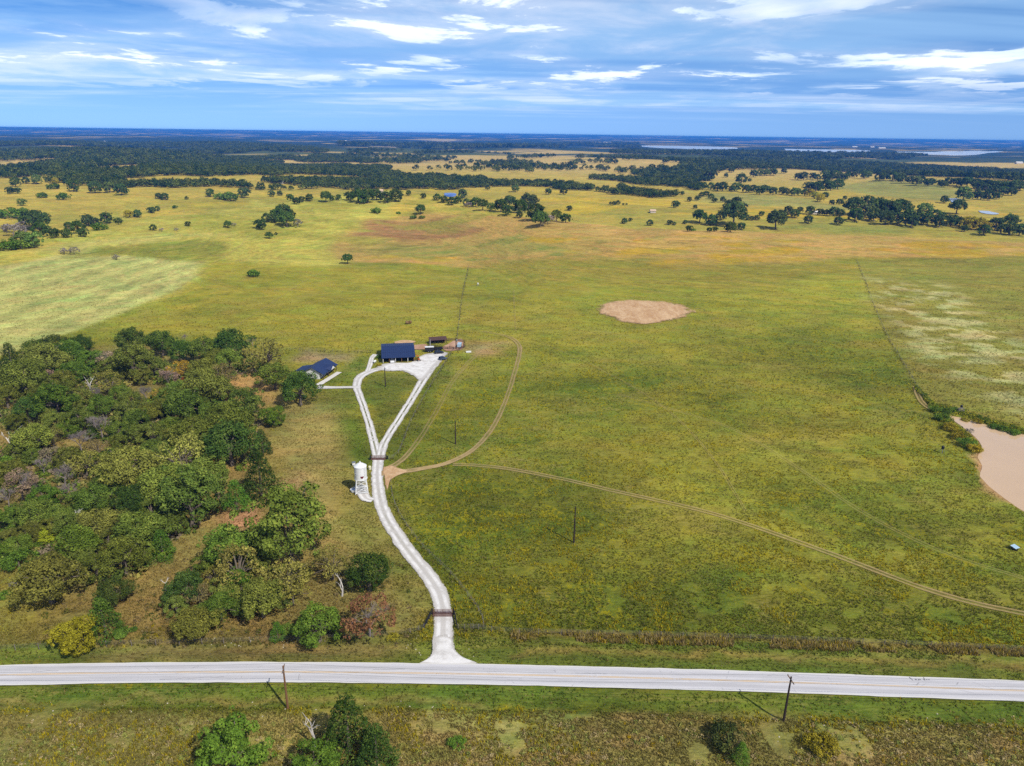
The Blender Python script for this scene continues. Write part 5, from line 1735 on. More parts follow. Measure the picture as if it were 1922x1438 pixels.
def build_fences():
    pipe_gate(831.5, 1153, 19, 'rusty double pipe gate across the lower end of the drive',
              [(797, 1178, 'black pipe wing fence left of the lower gate'), (858, 1179, 'black pipe wing fence right of the lower gate')])
    pipe_gate(710.5, 861.5, 13.5, 'rusty pipe gate across the drive beside the water tower',
              [(694, 863, 'short black wing left of the upper gate'), (728, 861, 'short black wing right of the upper gate')])
    fence([(860, 1180), (884, 1180), (908, 1176), (898, 1146), (878, 1118), (846, 1078), (806, 1040), (772, 1000), (748, 962), (736, 930), (734, 905)], 'wire fence following the right side of the winding drive')
    fence([(528, 657), (580, 658), (640, 660), (706, 662)], 'wire fence on the pasture line behind the house')
    fence([(852, 655), (826, 696), (800, 738), (772, 790), (748, 850), (730, 862)], 'wire fence running down from the cattle pen to the upper gate')
    fence([(858, 636), (862, 600), (868, 555), (879, 502)], 'wire fence running up the pasture above the cattle pen', 7.0)
    fence([(1732, 746), (1700, 690), (1660, 620), (1630, 545), (1608, 490)], 'wire fence slanting up from the tan pond', 7.0)
    fence([(888, 1180), (975, 1188), (1200, 1193), (1450, 1201), (1700, 1211), (1922, 1221), (2080, 1228)], 'wire fence along the right-hand roadside weeds', 4.5)
    fence([(796, 1180), (770, 1188), (700, 1196), (600, 1200), (420, 1206), (200, 1212), (-60, 1222)], 'wire fence along the roadside below the wood', 4.5)


build_fences()


# ------------------------------------------------------------------ poles and lines
def utility_pole(bx, by, ty, material, label, arm=True, group='utility poles', height=None):
    p = at(bx, by)
    if height is None:
        d = ray(bx, ty)
        height = H + d[2] * math.hypot(p.x, p.y) / math.hypot(d[0], d[1])
    root = empty('utility_pole', (p.x, p.y, 0), 0.12)
    tag(root, label, 'utility pole', group)
    MB().tube([(0, 0, -.6), (0, 0, height * .5), (0, 0, height)], [.24, .20, .14], 8).build('shaft', material, root)
    tops = [Vector((p.x, p.y, height))]
    if arm:
        z = height - .7
        MB().box(-.07, .07, -1.25, 1.25, z, z + .14).build('crossarm', M['pole_wood'], root)
        MB().tube([(0.1, -.8, z), (0.1, 0, z - .7)], .03, 4).tube([(.1, .8, z), (.1, 0, z - .7)], .03, 4).build('brace', M['galv'], root)
        for y in (-1.1, -.4, 1.1):
            MB().lathe([(.05, z + .14), (.08, z + .2), (.04, z + .3), (.01, z + .34)], 8, (0, y)).build('insulator', M['galv'], root)
        tops = [Vector((p.x, p.y + y, z + .34)) for y in (-1.1, -.4, 1.1)]
    return tops, Vector((p.x, p.y, 0)), root


def span(name, a, b, label, sag=0.9, r=0.03):
    pts = []
    for i in range(17):
        t = i / 16
        q = a.lerp(b, t)
        q.z -= sag * 4 * t * (1 - t)
        pts.append(q - a)
    return MB().tube(pts, r, 3, cap=False).build(name, M['wire'], loc=a)


def build_poles():
    A, pa, _ = utility_pole(540, 1327, 1248, M['pole_wood'], 'brown utility pole with crossarm on the near road verge at left')
    B, pb, _ = utility_pole(1471, 1351, 1266, M['dark_pole'], 'black utility pole on the near road verge at right')
    d = pb - pa
    ends = []
    for q in (pa - d, pb + d):
        pass
    C, pc, _ = utility_pole(1077, 1018, 951, M['dark_pole'], 'lone dark pole in the near pasture right of the drive', arm=False)
    D, pd, rd_ = utility_pole(855, 833, 790, M['dark_pole'], 'dark pole inside the curve of the looping track', arm=False)
    E, pe, re_ = utility_pole(723.5, 725.5, 690, M['dark_pole'], 'light pole on the grass inside the gravel loop', arm=False)
    MB().tube([(0, 0, E[0].z - .4), (.5, -.9, E[0].z - .1)], .05, 5).build('lamp_arm', M['galv'], re_)
    MB().lathe([(.01, E[0].z - .1), (.18, E[0].z - .12), (.24, E[0].z - .32), (.01, E[0].z - .32)], 10, (.5, -1.0)).build('lamp_head', M['galv'], re_)
    F, pf, rf = utility_pole(856, 655, 632, M['dark_pole'], 'dark pole with transformer at the corner of the cattle pen', arm=True)
    MB().lathe([(.01, F[0].z - 2.2), (.3, F[0].z - 2.2), (.32, F[0].z - 1.3), (.2, F[0].z - 1.15), (.01, F[0].z - 1.1)], 12, (.45, 0)).build('transformer', M['galv'], rf)
    for q, lab in ((pa - d, 'utility pole beyond the left end of the road'), (pb + d, 'utility pole beyond the right end of the road')):
        root = empty('utility_pole', (q.x, float(road_y(q.x)) - 6.5, 0), 0.12)
        hh = A[0].z + .36
        MB().tube([(0, 0, -.6), (0, 0, hh)], [.24, .14], 8).build('shaft', M['dark_pole'], root)
        MB().box(-.07, .07, -1.25, 1.25, hh - .7, hh - .56).build('crossarm', M['pole_wood'], root)
        tag(root, lab, 'utility pole', 'utility poles')
        ends.append([Vector((root.location.x, root.location.y + y, A[0].z)) for y in (-1.1, -.4, 1.1)])
    names = ('near', 'middle', 'far')
    for i in range(3):
        for a, b, where in ((A[i], B[i], 'between the two roadside poles'), (ends[0][i], A[i], 'leaving the left roadside pole'), (B[i], ends[1][i], 'leaving the right roadside pole')):
            o = span('power_line', a, b, '')
            tag(o, f'thin {names[i]} power line wire {where}', 'power line', 'power line wires')
    # guy wire of the right pole
    o = span('guy_wire', B[0] - Vector((0, 0, .8)), Vector((pb.x + 5.2, pb.y - .5, 0)), '', 0.0, 0.012)
    tag(o, 'slanting guy wire right of the black roadside pole', 'wire')
    for a, b, lab in ((C[0], D[0], 'thin wire from the near pasture pole to the track pole'), (D[0], F[1], 'thin wire from the track pole to the cattle pen pole')):
        o = span('service_line', a, b, '', 1.6, 0.012)
        tag(o, lab, 'power line')


build_poles()


# ------------------------------------------------------------------ vehicles and yard things
def wheel(root, x, y, r=.36, w=.24):
    t = MB()
    n = 14
    for k, (rr, yy) in enumerate(((r * .55, -w / 2), (r, -w / 2), (r, w / 2), (r * .55, w / 2))):
        for i in range(n):
            a = 2 * math.pi * i / n
            t.v.append((x + rr * math.cos(a), y + yy, r + rr * math.sin(a)))
    for k in range(3):
        for i in range(n):
            j = (i + 1) % n
            t.f.append((k * n + i, k * n + j, (k + 1) * n + j, (k + 1) * n + i))
    o = t.build('wheel', M['tyre'], root)
    h = MB()
    for yy in (-w / 2 - .005, w / 2 + .005):
        h.add([(x + r * .56 * math.cos(2 * math.pi * i / 10), y + yy, r + r * .56 * math.sin(2 * math.pi * i / 10)) for i in range(10)], [tuple(range(10))])
    h.build('rim', M['galv'], o)


def vehicle(px, py, rz, body_mat, label, cat, name, L=4.8, W=1.9, Hh=1.75, pickup=False, pos=None):
    p = pos if pos is not None else at(px, py)
    root = empty(name, (p.x, p.y, 0), rz)
    tag(root, label, cat)
    h0, h1 = .38, .98
    if pickup:
        prof = [(-L / 2, h0), (-L / 2, h1), (-L * .05, h1), (-L * .02, h1), (L * .22, h1 + .02), (L / 2 - .1, h1 - .12), (L / 2, h0 + .2), (L / 2, h0)]
        cab = [(-L * .04, h1), (-L * .02, Hh), (L * .13, Hh), (L * .24, h1)]
    else:
        prof = [(-L / 2, h0), (-L / 2, h1), (L * .24, h1 + .02), (L / 2 - .1, h1 - .12), (L / 2, h0 + .2), (L / 2, h0)]
        cab = [(-L / 2 + .1, h1), (-L / 2 + .35, Hh), (L * .1, Hh), (L * .26, h1)]

    def extrude(pr, w, name_, m, inset=0.0):
        n = len(pr)
        top = max(z for _, z in pr)
        f = lambda z: w - (inset if z == top else 0)
        v = [(x, -f(z) / 2, z) for x, z in pr] + [(x, f(z) / 2, z) for x, z in pr]
        return MB().add(v, [tuple(range(n)), tuple(reversed(range(n, 2 * n)))] + [(i, n + i, n + (i + 1) % n, (i + 1) % n) for i in range(n)]).build(name_, m, root)
    extrude(prof, W, 'body', body_mat)
    extrude(cab, W - .1, 'window', M['glass'], .35)
    x0 = min(x for x, z in cab if z == Hh); x1 = max(x for x, z in cab if z == Hh)
    MB().box(x0 - .02, x1 + .02, -(W - .42) / 2, (W - .42) / 2, Hh - .01, Hh + .05).build('roof', body_mat, root)
    for x in (-L * .31, L * .31):
        for y in (-W / 2 + .08, W / 2 - .08):
            wheel(root, x, y)
    for y in (-W * .34, W * .34):
        MB().box(L / 2 - .02, L / 2 + .03, y - .15, y + .15, .66, .82).build('headlight', M['white_paint'], root)
    return root


def build_yard():
    br = BARN.rotation_euler[2]
    vehicle(0, 0, br - math.pi / 2, M['white_paint'], 'white pickup truck nosed out under the open barn front', 'pickup', 'pickup_truck', 5.4, 1.95, 1.8, True, in_barn(4.6, 1.0))
    vehicle(830.5, 675, br + .5, M['blue_paint'], 'blue-grey utility vehicle parked at the right edge of the gravel yard', 'car', 'utility_vehicle', 3.9, 1.75, 1.7)
    vehicle(824, 663.5, br + .15, M['black_metal'], 'black car parked behind the gravel yard beside the trailer', 'car', 'parked_car', 4.6, 1.9, 1.6)

    def trailer(px, py, rz, L, Wd, Ht, lab, roof_mat, name, body):
        p = at(px, py)
        r = empty(name, (p.x, p.y, 0), rz)
        tag(r, lab, 'trailer')
        MB().box(-L / 2, L / 2, -Wd / 2, Wd / 2, .55, Ht).build('body', body, r)
        MB().slab([(-L / 2 - .05, -Wd / 2 - .05, Ht + .1), (L / 2 + .05, -Wd / 2 - .05, Ht + .1), (L / 2 + .05, Wd / 2 + .05, Ht + .1), (-L / 2 - .05, Wd / 2 + .05, Ht + .1)], .09).build('roof', roof_mat, r)
        for x in (-.55, .45):
            for y in (-Wd / 2 - .02, Wd / 2 + .02):
                wheel(r, x, y, .38, .22)
        MB().tube([(-L / 2, 0, .6), (-L / 2 - 1.3, 0, .5)], .07, 6).build('hitch', M['black_metal'], r)
        for i in range(3):
            x = -L / 2 + L * (i + .5) / 3
            MB().box(x - .5, x + .5, -Wd / 2 - .03, -Wd / 2 - .005, 1.3, 1.75).build('window', M['glass'], r)
    trailer(806, 660, br, 4.4, 2.2, 2.5, 'dark stock trailer with white roof behind the gravel yard', M['white_paint'], 'stock_trailer', M['black_metal'])
    p = at(822, 657)
    r = empty('flatbed_trailer', (p.x, p.y, 0), br)
    tag(r, 'low black flatbed trailer behind the parked car', 'trailer')
    MB().box(-2.3, 2.3, -1.15, 1.15, .62, .8).build('deck', M['black_metal'], r)
    for s in (-1.12, 1.12):
        MB().box(-2.3, 2.3, s - .04, s + .04, .8, 1.25).build('side_rail', M['black_metal'], r)
    for x in (-.4, .5):
        for y in (-1.28, 1.28):
            wheel(r, x, y, .36, .2)
    MB().tube([(-2.3, 0, .7), (-3.4, 0, .55)], .06, 6).build('hitch', M['black_metal'], r)
    # orange tractor at the right end of the barn
    p = in_barn(BARN_W + 1.7, 1.2)
    r = empty('tractor', (p.x, p.y, 0), br - 1.2)
    tag(r, 'orange tractor standing at the right corner of the barn', 'tractor')
    MB().box(0.2, 1.6, -.35, .35, .7, 1.35).build('hood', M['orange_paint'], r)
    MB().box(-.8, .3, -.45, .45, .6, 1.05).build('seat_deck', M['orange_paint'], r)
    MB().box(-.5, -.1, -.25, .25, 1.05, 1.55).build('seat', M['black_metal'], r)
    for x, y in ((-.75, -.5), (-.75, .5), (.1, -.5), (.1, .5)):
        MB().tube([(x, y, 1.0), (x, y, 2.3)], .035, 5).build('roof_post', M['black_metal'], r)
    MB().box(-.95, .3, -.7, .7, 2.3, 2.4).build('canopy', M['orange_paint'], r)
    for y in (-.72, .72):
        wheel(r, -.5, y, .72, .38)
        wheel(r, 1.25, y * .85, .42, .26)
    # left end of the barn: hedge bushes, barrel, flower bush
    plant('sh', 710.5, 669, 10, 'dark clipped bush against the left end of the barn')
    plant('sy', 711, 684, 9, 'yellow flowering bush at the left front corner of the barn')
    plant('au', 781.5, 674, 7, 'orange flowering bush at the right front corner of the barn')
    p = at(703.5, 681)
    r = empty('white_tank', (p.x, p.y, 0), 1.2)
    tag(r, 'small white propane tank by the left end of the barn', 'tank')
    t = MB(); prof = [(.05, -1.0), (.4, -.85), (.5, -.6), (.5, .6), (.4, .85), (.05, 1.0)]
    n = 14
    for rr, x in prof:
        for i in range(n):
            a = 2 * math.pi * i / n
            t.v.append((x, rr * math.cos(a), .8 + rr * math.sin(a)))
    for k in range(len(prof) - 1):
        for i in range(n):
            j = (i + 1) % n
            t.f.append((k * n + i, (k + 1) * n + i, (k + 1) * n + j, k * n + j))
    t.build('shell', M['white_paint'], r)
    for x in (-.5, .5):
        MB().box(x - .08, x + .08, -.3, .3, 0, .4).build('foot', M['concrete'], r)
    MB().lathe([(.14, 1.28), (.14, 1.42), (.01, 1.45)], 8).build('valve_cap', M['galv'], r)

    # cattle pen with long brown shelter
    a, b = at(808, 646), at(838, 644)
    rz, L = heading(a, b)
    r = empty('cattle_shelter', (a.x, a.y, 0), rz)
    tag(r, 'long low brown shelter along the back of the cattle pen', 'shed')
    MB().slab([(-.4, -.6, 2.1), (L + .4, -.6, 2.1), (L + .4, 3.6, 2.9), (-.4, 3.6, 2.9)], .1).build('roof', M['dark_wood'], r)
    MB().box(0, L, 3.2, 3.3, 0, 2.7).build('back_wall', M['dark_wood'], r)
    for i in range(5):
        MB().tube([(L * i / 4, 0, -.2), (L * i / 4, 0, 2.1)], .1, 6).build('post', M['dark_pole'], r)
    pen = [(806, 651), (805, 642), (838, 640), (856, 640), (872, 643), (873, 652), (862, 657), (840, 656)]
    W = [at(*p) for p in pen]
    r = empty('pen_fence', (W[0].x, W[0].y, 0))
    tag(r, 'brown board fence around the cattle pen', 'fence')
    for i in range(len(W)):
        p, q = W[i] - W[0], W[(i + 1) % len(W)] - W[0]
        n = max(1, int((q - p).length / 3))
        for k in range(n):
            s, e = p.lerp(q, k / n), p.lerp(q, (k + 1) / n)
            MB().tube([(s.x, s.y, -.2), (s.x, s.y, 1.6)], .09, 6).build('post', M['dark_pole'], r)
            d = (e - s).normalized(); nn = Vector((-d.y, d.x, 0)) * .03
            for z in (.35, .75, 1.15):
                MB().add([s + nn + Vector((0, 0, z)), e + nn + Vector((0, 0, z)), e - nn + Vector((0, 0, z)), s - nn + Vector((0, 0, z)),
                          s + nn + Vector((0, 0, z + .2)), e + nn + Vector((0, 0, z + .2)), e - nn + Vector((0, 0, z + .2)), s - nn + Vector((0, 0, z + .2))],
                         [(0, 3, 2, 1), (4, 5, 6, 7), (0, 1, 5, 4), (1, 2, 6, 5), (2, 3, 7, 6), (3, 0, 4, 7)]).build('board', M['dark_wood'], r)
    p = at(807.5, 652)
    r = empty('white_post', (p.x, p.y, 0))
    tag(r, 'slim white post at the left corner of the cattle pen', 'post')
    MB().tube([(0, 0, -.3), (0, 0, 4.2)], .1, 8).build('shaft', M['white_paint'], r)
    MB().lathe([(.13, 4.2), (.13, 4.3), (.01, 4.4)], 8).build('cap', M['galv'], r)
    p = at(861.5, 651)
    trailer(862.5, 651.5, br + 1.35, 4.2, 1.9, 1.9, 'pale blue box trailer inside the cattle pen beside the pole', M['pale_blue'], 'box_trailer', M['pale_blue'])
    p = at(879.5, 661.5)
    r = empty('bath_trough', (p.x, p.y, 0), .2)
    tag(r, 'long white water trough on the grass right of the pen', 'trough')
    MB().box(-1.3, 1.3, -.45, .45, 0, .12).build('floor_pan', M['white_paint'], r)
    for (x0, x1, y0, y1) in ((-1.3, 1.3, -.45, -.37), (-1.3, 1.3, .37, .45), (-1.3, -1.22, -.37, .37), (1.22, 1.3, -.37, .37)):
        MB().box(x0, x1, y0, y1, .12, .7).build('side', M['white_paint'], r)
    # hay bales behind the barn and odd things in the pasture
    for i, (px, py, lab) in enumerate(((764, 608, 'weathered round hay bale in the meadow behind the barn, left of its twin'), (769.5, 607.5, 'weathered round hay bale in the meadow behind the barn, right of its twin'))):
        p = at(px, py)
        r = empty('hay_bale', (p.x, p.y, 0), .3 + i)
        tag(r, lab, 'hay bale', 'hay bales')
        t = MB()
        n = 16
        for rr, x in ((.1, -.8), (.85, -.8), (.95, -.6), (.95, .6), (.85, .8), (.1, .8)):
            for k in range(n):
                a = 2 * math.pi * k / n
                t.v.append((x, rr * math.cos(a), .9 + rr * math.sin(a)))
        for m in range(5):
            for k in range(n):
                t.f.append((m * n + k, (m + 1) * n + k, (m + 1) * n + (k + 1) % n, m * n + (k + 1) % n))
        t.build('bale_roll', M['hay'], r)
        nt = MB()
        for x in (-.4, 0, .4):
            nt.tube([(x, .97 * math.cos(2 * math.pi * k / 20), .9 + .97 * math.sin(2 * math.pi * k / 20)) for k in range(21)], .015, 3, cap=False)
        nt.build('twine', M['wire'], r)
    p = at(1904, 1031)
    r = empty('salt_feeder', (p.x, p.y, 0), .4)
    tag(r, 'pale blue mineral feeder on bare earth at the right edge of the pasture', 'feeder')
    MB().lathe([(.8, 0), (.9, .35), (.82, .35), (.7, .1)], 14).build('tub', M['black_metal'], r)
    MB().slab([(-.9, -.8, .75), (.9, -.8, .75), (.9, .8, 1.0), (-.9, .8, 1.0)], .06).build('flap', M['pale_blue'], r)
    MB().tube([(0, 0, .2), (0, 0, .85)], .08, 6).build('stem', M['galv'], r)
    for i, (px, py, lab) in enumerate(((1768, 849, 'dark deer feeder standing left of the tan pond'), (1803, 771, 'grey feeder frame on the far bank of the tan pond'), (897, 536, 'pale feeder standing alone in the upper pasture'))):
        p = at(px, py)
        r = empty('deer_feeder', (p.x, p.y, 0), i)
        tag(r, lab, 'feeder')
        for k in range(3):
            a = 2.1 * k
            MB().tube([(math.cos(a) * 1.0, math.sin(a) * 1.0, -.1), (math.cos(a) * .3, math.sin(a) * .3, 1.6)], .06, 5).build('leg', M['galv'], r)
        MB().lathe([(.01, .95), (.42, 1.3), (.48, 1.4), (.48, 2.3), (.2, 2.55), (.01, 2.6)], 12).build('hopper', M['black_metal'] if i < 2 else M['white_paint'], r)


build_yard()


def build_far_buildings():
    def house(px, py, wpx, hpx, roof, lab, rz=0.0):
        p = at(px, py)
        k = 1 / ppm(p)
        L = wpx * k
        Wd, h = min(22, max(8, L * .5)), min(6.0, max(3.0, hpx * k * .5))
        r = empty('farm_building', (p.x, p.y, p.z - .2), rz)
        tag(r, lab, 'building', 'far buildings')
        MB().box(-L / 2, L / 2, -Wd / 2, Wd / 2, 0, h).add([(-L / 2, -Wd / 2, h), (-L / 2, Wd / 2, h), (-L / 2, 0, h + Wd * .22), (L / 2, -Wd / 2, h), (L / 2, Wd / 2, h), (L / 2, 0, h + Wd * .22)], [(0, 2, 1), (3, 4, 5)]).build('wall', M['pink_wall'], r)
        e = .6
        for s in (-1, 1):
            q = [(-L / 2 - e, s * (Wd / 2 + e), h - .1), (L / 2 + e, s * (Wd / 2 + e), h - .1), (L / 2 + e, 0, h + Wd * .22 + .3), (-L / 2 - e, 0, h + Wd * .22 + .3)]
            MB().slab(q if s < 0 else q[::-1], .25).build('roof', roof, r)
    house(467, 313, 7, 5, M['roof_tan'], 'tan-roofed building in the woodland at upper left, left of the next')
    house(497, 314, 10, 5, M['roof_tan'], 'tan-roofed longer building in the woodland at upper left')
    house(150, 303, 13, 4, M['roof_tan'], 'pinkish building among trees at far upper left')
    house(1146, 268, 26, 4, M['roof_white'], 'long white building in the blue distance above the straw hills')
    house(1072, 269, 8, 3, M['roof_tan'], 'small pale building in the blue distance left of the long white one')
    house(1604, 276.5, 9, 4, M['roof_white'], 'white building on the far reservoir shore, leftmost there')
    house(1637, 277, 7, 4, M['roof_white'], 'white building on the far reservoir shore, second there')
    house(1655, 279, 13, 4, M['roof_white'], 'white building on the far reservoir shore, third there')
    house(1912, 307.5, 12, 5, M['roof_white'], 'white building in the pale field at the right edge')
    house(530, 402 - 57, 4, 6, M['roof_white'], 'tiny white shed at the edge of the left woodland')
    house(1225, 399, 10, 4, M['roof_tan'], 'small tan shed in the straw field at centre right')
    house(1528, 401.5, 9, 3, M['roof_white'], 'small white shed behind the row near the lone oak')
    house(648, 265, 5, 3, M['roof_white'], 'small white building in the hazy distance at centre left')
    house(716, 362, 6, 5, M['roof_tan'], 'pale shed among the dark copse on the hilltop')
    house(1100, 349.5, 5, 3, M['roof_tan'], 'tiny tan shed at the lower edge of the middle woodland')
    house(195, 267, 8, 3, M['roof_white'], 'white building in the hazy woods at far left')


build_far_buildings()


# ------------------------------------------------------------------ grass, weeds, undergrowth, stones
def blocked(x, y, extra=0.0):
    k = np.zeros(len(x), bool)
    for mk in MASKS:
        P, hw = mk[0], mk[1]
        lo = P.min(0) - hw - 1; hi = P.max(0) + hw + 1
        m = (x > lo[0]) & (x < hi[0]) & (y > lo[1]) & (y < hi[1])
        if not m.any():
            continue
        if len(mk) == 3:
            k[m] |= poly_sd(x[m], y[m], [tuple(p) for p in P[:-1]]) < 0.2
            continue
        xm, ym = x[m], y[m]
        d2 = np.full(len(xm), 1e9)
        for i in range(0, len(P), 1):
            d2 = np.minimum(d2, (xm - P[i, 0]) ** 2 + (ym - P[i, 1]) ** 2)
        k[m] |= d2 < (hw + extra) ** 2
    k |= np.abs(y - road_y(x)) < 3.2
    k |= poly_sd(x, y, POND) < 1.5
    return k


def flat_ground(px, py):
    """Vectorised pixel to ground for the level near pasture."""
    d = FWD[None] * FPX + RIGHT[None] * (px - CX)[:, None] - UP[None] * (py - CY)[:, None]
    t = -H / d[:, 2]
    return d[:, 0] * t, d[:, 1] * t


def tufts(name, x, y, height, width, col, blades, label, seed):
    g = np.random.default_rng(seed)
    n = len(x)
    z = terrain(x, y)
    V = np.zeros((n, blades, 3, 3), np.float32)
    a0 = g.uniform(0, 6.283, n)
    for b in range(blades):
        a = a0 + b * 2.4 + g.normal(0, .3, n)
        ca, sa = np.cos(a), np.sin(a)
        lean = height * g.uniform(.1, .75, n)
        ox, oy = x + g.normal(0, .35, n) * width, y + g.normal(0, .35, n) * width
        w = width * g.uniform(.35, .6, n)
        V[:, b, 0] = np.stack([ox - sa * w, oy + ca * w, z - .05], 1)
        V[:, b, 1] = np.stack([ox + sa * w, oy - ca * w, z - .05], 1)
        V[:, b, 2] = np.stack([ox + ca * lean, oy + sa * lean, z + height * g.uniform(.65, 1.1, n)], 1)
    V = V.reshape(-1, 3)
    F = np.arange(len(V)).reshape(-1, 3)
    c = np.repeat(col, blades * 3, 0) * np.repeat(g.uniform(.8, 1.2, (n * blades, 1)), 3, 0)
    me = np_mesh(name, V, F)
    add_attr(me, 'blade', c, 'FLOAT_COLOR')
    tag(link(name, me, M['blade']), label, 'grass', kind='stuff')


def clump_mass(name, x, y, size, hgt, col, per, label, seed, cat='weeds'):
    """Leafy weed clumps: small sprays of quads."""
    g = np.random.default_rng(seed)
    n = len(x)
    z = terrain(x, y)
    d = unit(g.normal(size=(n, per, 3))); d[..., 2] = np.abs(d[..., 2])
    rad = g.uniform(.55, 1.0, (n, per, 1))
    p = np.stack([x, y, z], 1)[:, None] + d * rad * np.stack([size, size, hgt], 1)[:, None]
    nr = unit(d + g.normal(size=d.shape) * .6 + np.array([0, 0, .2]))
    a = unit(np.cross(nr, g.normal(size=d.shape))); b = np.cross(nr, a)
    s = (size[:, None, None] * g.uniform(.16, .34, (n, per, 1)))
    V = np.stack([p - a * s, p - b * s * .7, p + a * s, p + b * s * .7], 2).reshape(-1, 3)
    F = np.arange(len(V)).reshape(-1, 4)
    c = np.repeat(np.repeat(col, per, 0) * g.uniform(.7, 1.3, (n * per, 1)), 4, 0)
    me = np_mesh(name, V, F)
    add_attr(me, 'blade', c, 'FLOAT_COLOR')
    tag(link(name, me, M['blade']), label, cat, kind='stuff')


def palette(cols, g, n):
    C = np.array([S(*c) for c in cols])
    return C[g.integers(0, len(C), n)]


# field, verge and wood-floor growth
def build_grass():
    g = np.random.default_rng(77)
    n = 300000
    px = g.uniform(-120, 2040, n); py = 560 + (1520 - 560) * g.random(n) ** 0.85
    x, y = flat_ground(px, py)
    k = ~blocked(x, y, .1)
    k &= (np.abs(y - road_y(x)) > 9) | (g.random(n) < .25)
    clump = fbm(x / 5, y / 5, 301, 3)
    k &= clump > .34
    x, y = x[k], y[k]
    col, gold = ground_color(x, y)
    n = len(x)
    patch_ = fbm(x / 16, y / 16, 302, 4)
    fine = fbm(x / 3.5, y / 3.5, 303, 2)
    v = 0.7 + 1.1 * g.random(n) ** 1.5
    col = col * v[:, None]
    straw = (g.random(n) < .20)
    col[straw] = palette([(164, 150, 84), (142, 126, 66), (178, 164, 100)], g, straw.sum())
    gy = (patch_ > .50) & (fine > .44) & (g.random(n) < .6 * gold)
    col[gy] = palette([(200, 180, 28), (184, 164, 26), (212, 194, 52), (156, 150, 44)], g, gy.sum())
    r = np.hypot(x, y)
    hgt = g.uniform(.18, .55, n) * (1 + .3 * sstep(200, 400, r)) * np.where(gy, 1.35, 1.0)
    wid = g.uniform(.12, .30, n) * (1 + .5 * sstep(150, 400, r)) * np.where(gy, 1.3, 1)
    tufts('pasture_grass', x, y, hgt, wid, col, 3, 'tufts of grass and goldenrod all over the pasture', 401)
    # tall weeds along the fences and the right roadside
    xs, ys, hs, cs = [], [], [], []
    for P in FENCES:
        m = int(len(P) * 5)
        i = g.random(m) * (len(P) - 1)
        a = P[i.astype(int)]; b = P[np.minimum(i.astype(int) + 1, len(P) - 1)]
        q = a + (b - a) * (i % 1)[:, None] + g.normal(0, .45, (m, 2))
        xs.append(q[:, 0]); ys.append(q[:, 1]); hs.append(g.uniform(.35, .8, m))
        cs.append(palette([(120, 122, 60), (104, 108, 50), (138, 132, 66), (150, 130, 80)], g, m))
    m = 5200
    px = g.uniform(960, 2060, m); base = 1184 + (px - 965) * .0335
    py = base + g.uniform(0, 16, m)
    x, y = flat_ground(px, py)
    keep = fbm(x / 7, y / 7, 333, 3) > .40
    x, y = x[keep], y[keep]; m = len(x)
    xs.append(x); ys.append(y); hs.append(g.uniform(.4, 1.1, m))
    cs.append(palette([(196, 172, 108), (176, 154, 92), (208, 186, 124), (206, 178, 40), (150, 146, 66), (164, 144, 90)], g, m))
    x = np.concatenate(xs); y = np.concatenate(ys); h = np.concatenate(hs); c = np.concatenate(cs)
    k = ~blocked(x, y, .2)
    tufts('tall_weeds', x[k], y[k], h[k], np.full(k.sum(), .32), c[k], 4, 'tall brown and yellow weeds along fences and roadside', 402)
    # scrub this side of the road
    m = 4600
    px = g.uniform(-80, 2000, m); py = 1338 + 150 * g.random(m) ** .7
    x, y = flat_ground(px, py)
    k = (fbm(x / 6, y / 6, 311, 3) > .40) & ~blocked(x, y, .5)
    x, y = x[k], y[k]; n = len(x)
    right = sstep(-20, 30, x)
    c = palette([(200, 184, 118), (176, 176, 94), (220, 198, 144), (152, 164, 80), (206, 182, 130), (186, 188, 98)], g, n)
    yl = g.random(n) < .10 + .14 * right
    c[yl] = palette([(206, 172, 20), (188, 160, 30), (168, 150, 34)], g, yl.sum())
    s = g.uniform(.2, .7, n) * np.where(yl, .8, 1)
    clump_mass('roadside_scrub', x, y, s, s * g.uniform(.6, 1.1, n), c, 24, 'brown and yellow scrub weeds this side of the road', 403)
    # reeds and low growth on the pond bank
    m = 900
    xs, ys = [], []
    for a, b, w in (((1745, 757), (1922, 812), 7), ((1752, 770), (1845, 850), 12), ((1718, 726), (1765, 778), 6)):
        t = g.random(m // 3)
        px = a[0] + (b[0] - a[0]) * t; py = a[1] + (b[1] - a[1]) * t + g.normal(0, w * .4, m // 3)
        x, y = flat_ground(px, py); xs.append(x); ys.append(y)
    x = np.concatenate(xs); y = np.concatenate(ys)
    k = poly_sd(x, y, POND) > .5
    x, y = x[k], y[k]; n = len(x)
    clump_mass('pond_reeds', x, y, g.uniform(.6, 1.3, n), g.uniform(.7, 1.7, n), palette([(156, 164, 54), (120, 138, 48), (190, 184, 60), (104, 124, 52)], g, n), 24, 'yellow-green reeds and brush fringing the tan pond', 404)
    # undergrowth of the wood
    m = 11000
    poly = [xy(*p) for p in [(-160, 700), (0, 680), (120, 650), (300, 640), (440, 650), (510, 690), (430, 740), (480, 780), (500, 850), (420, 900), (440, 940), (400, 990), (330, 1010), (280, 1080), (180, 1100), (60, 1060), (-160, 1080)]]
    pa = np.array(poly)
    x = g.uniform(pa[:, 0].min(), pa[:, 0].max(), m); y = g.uniform(pa[:, 1].min(), pa[:, 1].max(), m)
    k = (poly_sd(x, y, poly) < 0) & (fbm(x / 12, y / 12, 321, 3) > .42)
    x, y = x[k], y[k]; n = len(x)
    s = g.uniform(.8, 2.6, n)
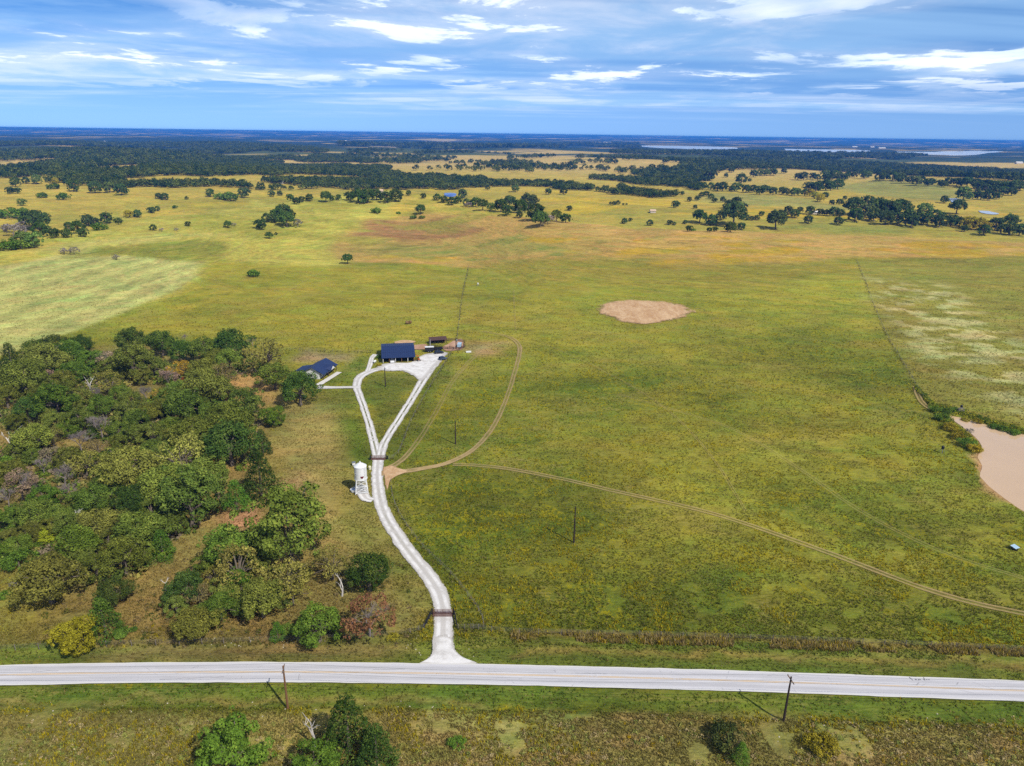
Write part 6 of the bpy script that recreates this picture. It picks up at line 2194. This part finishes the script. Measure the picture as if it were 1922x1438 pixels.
    clump_mass('undergrowth', x, y, s, s * g.uniform(.6, 1.2, n),
               palette([(128, 146, 66), (152, 158, 80), (180, 170, 98), (114, 132, 62), (168, 152, 124), (136, 158, 58), (184, 172, 90)], g, n), 30, 'tangled undergrowth covering the floor of the wood', 405, 'undergrowth')
    m = 260
    px = np.concatenate([g.uniform(60, 780, m), g.uniform(250, 560, 120)]); py = np.concatenate([g.uniform(1030, 1215, m), g.uniform(1100, 1205, 120)])
    x, y = flat_ground(px, py)
    k = ~blocked(x, y, 1.0)
    x, y = x[k], y[k]; n = len(x)
    s = g.uniform(.3, .9, n)
    clump_mass('clearing_brush', x, y, s, s, palette([(150, 132, 92), (120, 118, 60), (104, 116, 48), (164, 146, 96)], g, n), 20, 'low brush and brushwood in the clearings beside the wood', 406)
    # pale stones along road and drive
    m = 150
    px = np.concatenate([g.uniform(0, 900, 60), g.uniform(1250, 1922, 50), g.uniform(760, 900, 25), g.uniform(380, 620, 25)])
    py = np.concatenate([g.uniform(1312, 1370, 60), g.uniform(1335, 1436, 50), g.uniform(1190, 1240, 25), g.uniform(1195, 1212, 25)])
    x, y = flat_ground(px, py)
    k = ~blocked(x, y, .6)
    x, y = x[k], y[k]
    mb = MB()
    rr = random.Random(3)
    for i in range(len(x)):
        s = rr.uniform(.08, .2)
        z = float(terrain(x[i:i + 1], y[i:i + 1])[0])
        v = []
        for kx, ky, kz in ((1, 0, .1), (.5, .8, .1), (-.5, .8, .1), (-1, 0, .1), (-.5, -.8, .1), (.5, -.8, .1), (.4, .3, .7), (-.4, .3, .8), (-.1, -.5, .65)):
            v.append((x[i] + kx * s * rr.uniform(.7, 1.2), y[i] + ky * s * rr.uniform(.7, 1.2), z + (kz - .2) * s))
        mb.add(v, [(0, 1, 6), (1, 7, 6), (1, 2, 7), (2, 3, 7), (3, 8, 7), (3, 4, 8), (4, 5, 8), (5, 6, 8), (5, 0, 6), (6, 7, 8)])
    tag(mb.build('pale_stones', M['stone']), 'pale stones strewn along the road verges', 'stones', kind='stuff')


build_grass()

# ------------------------------------------------------------------ the air
def build_haze():
    m, g = mat('haze_air')
    pv = g.n('ShaderNodeVolumePrincipled', {'Color': (0.03, 0.17, 0.62, 1), 'Density': 9.0e-5, 'Anisotropy': 0.0, 'Absorption Color': (0.25, 0.3, 0.6, 1)})
    pv.inputs['Density Attribute'].default_value = ''
    o = g.n('ShaderNodeOutputMaterial', {'Volume': pv.outputs[0]})
    b = MB().box(-47000, 47000, -47000, 47000, -60, 112).build('haze', m)
    tag(b, 'thin blue air between the camera and the far hills', 'haze', kind='stuff')


build_haze()
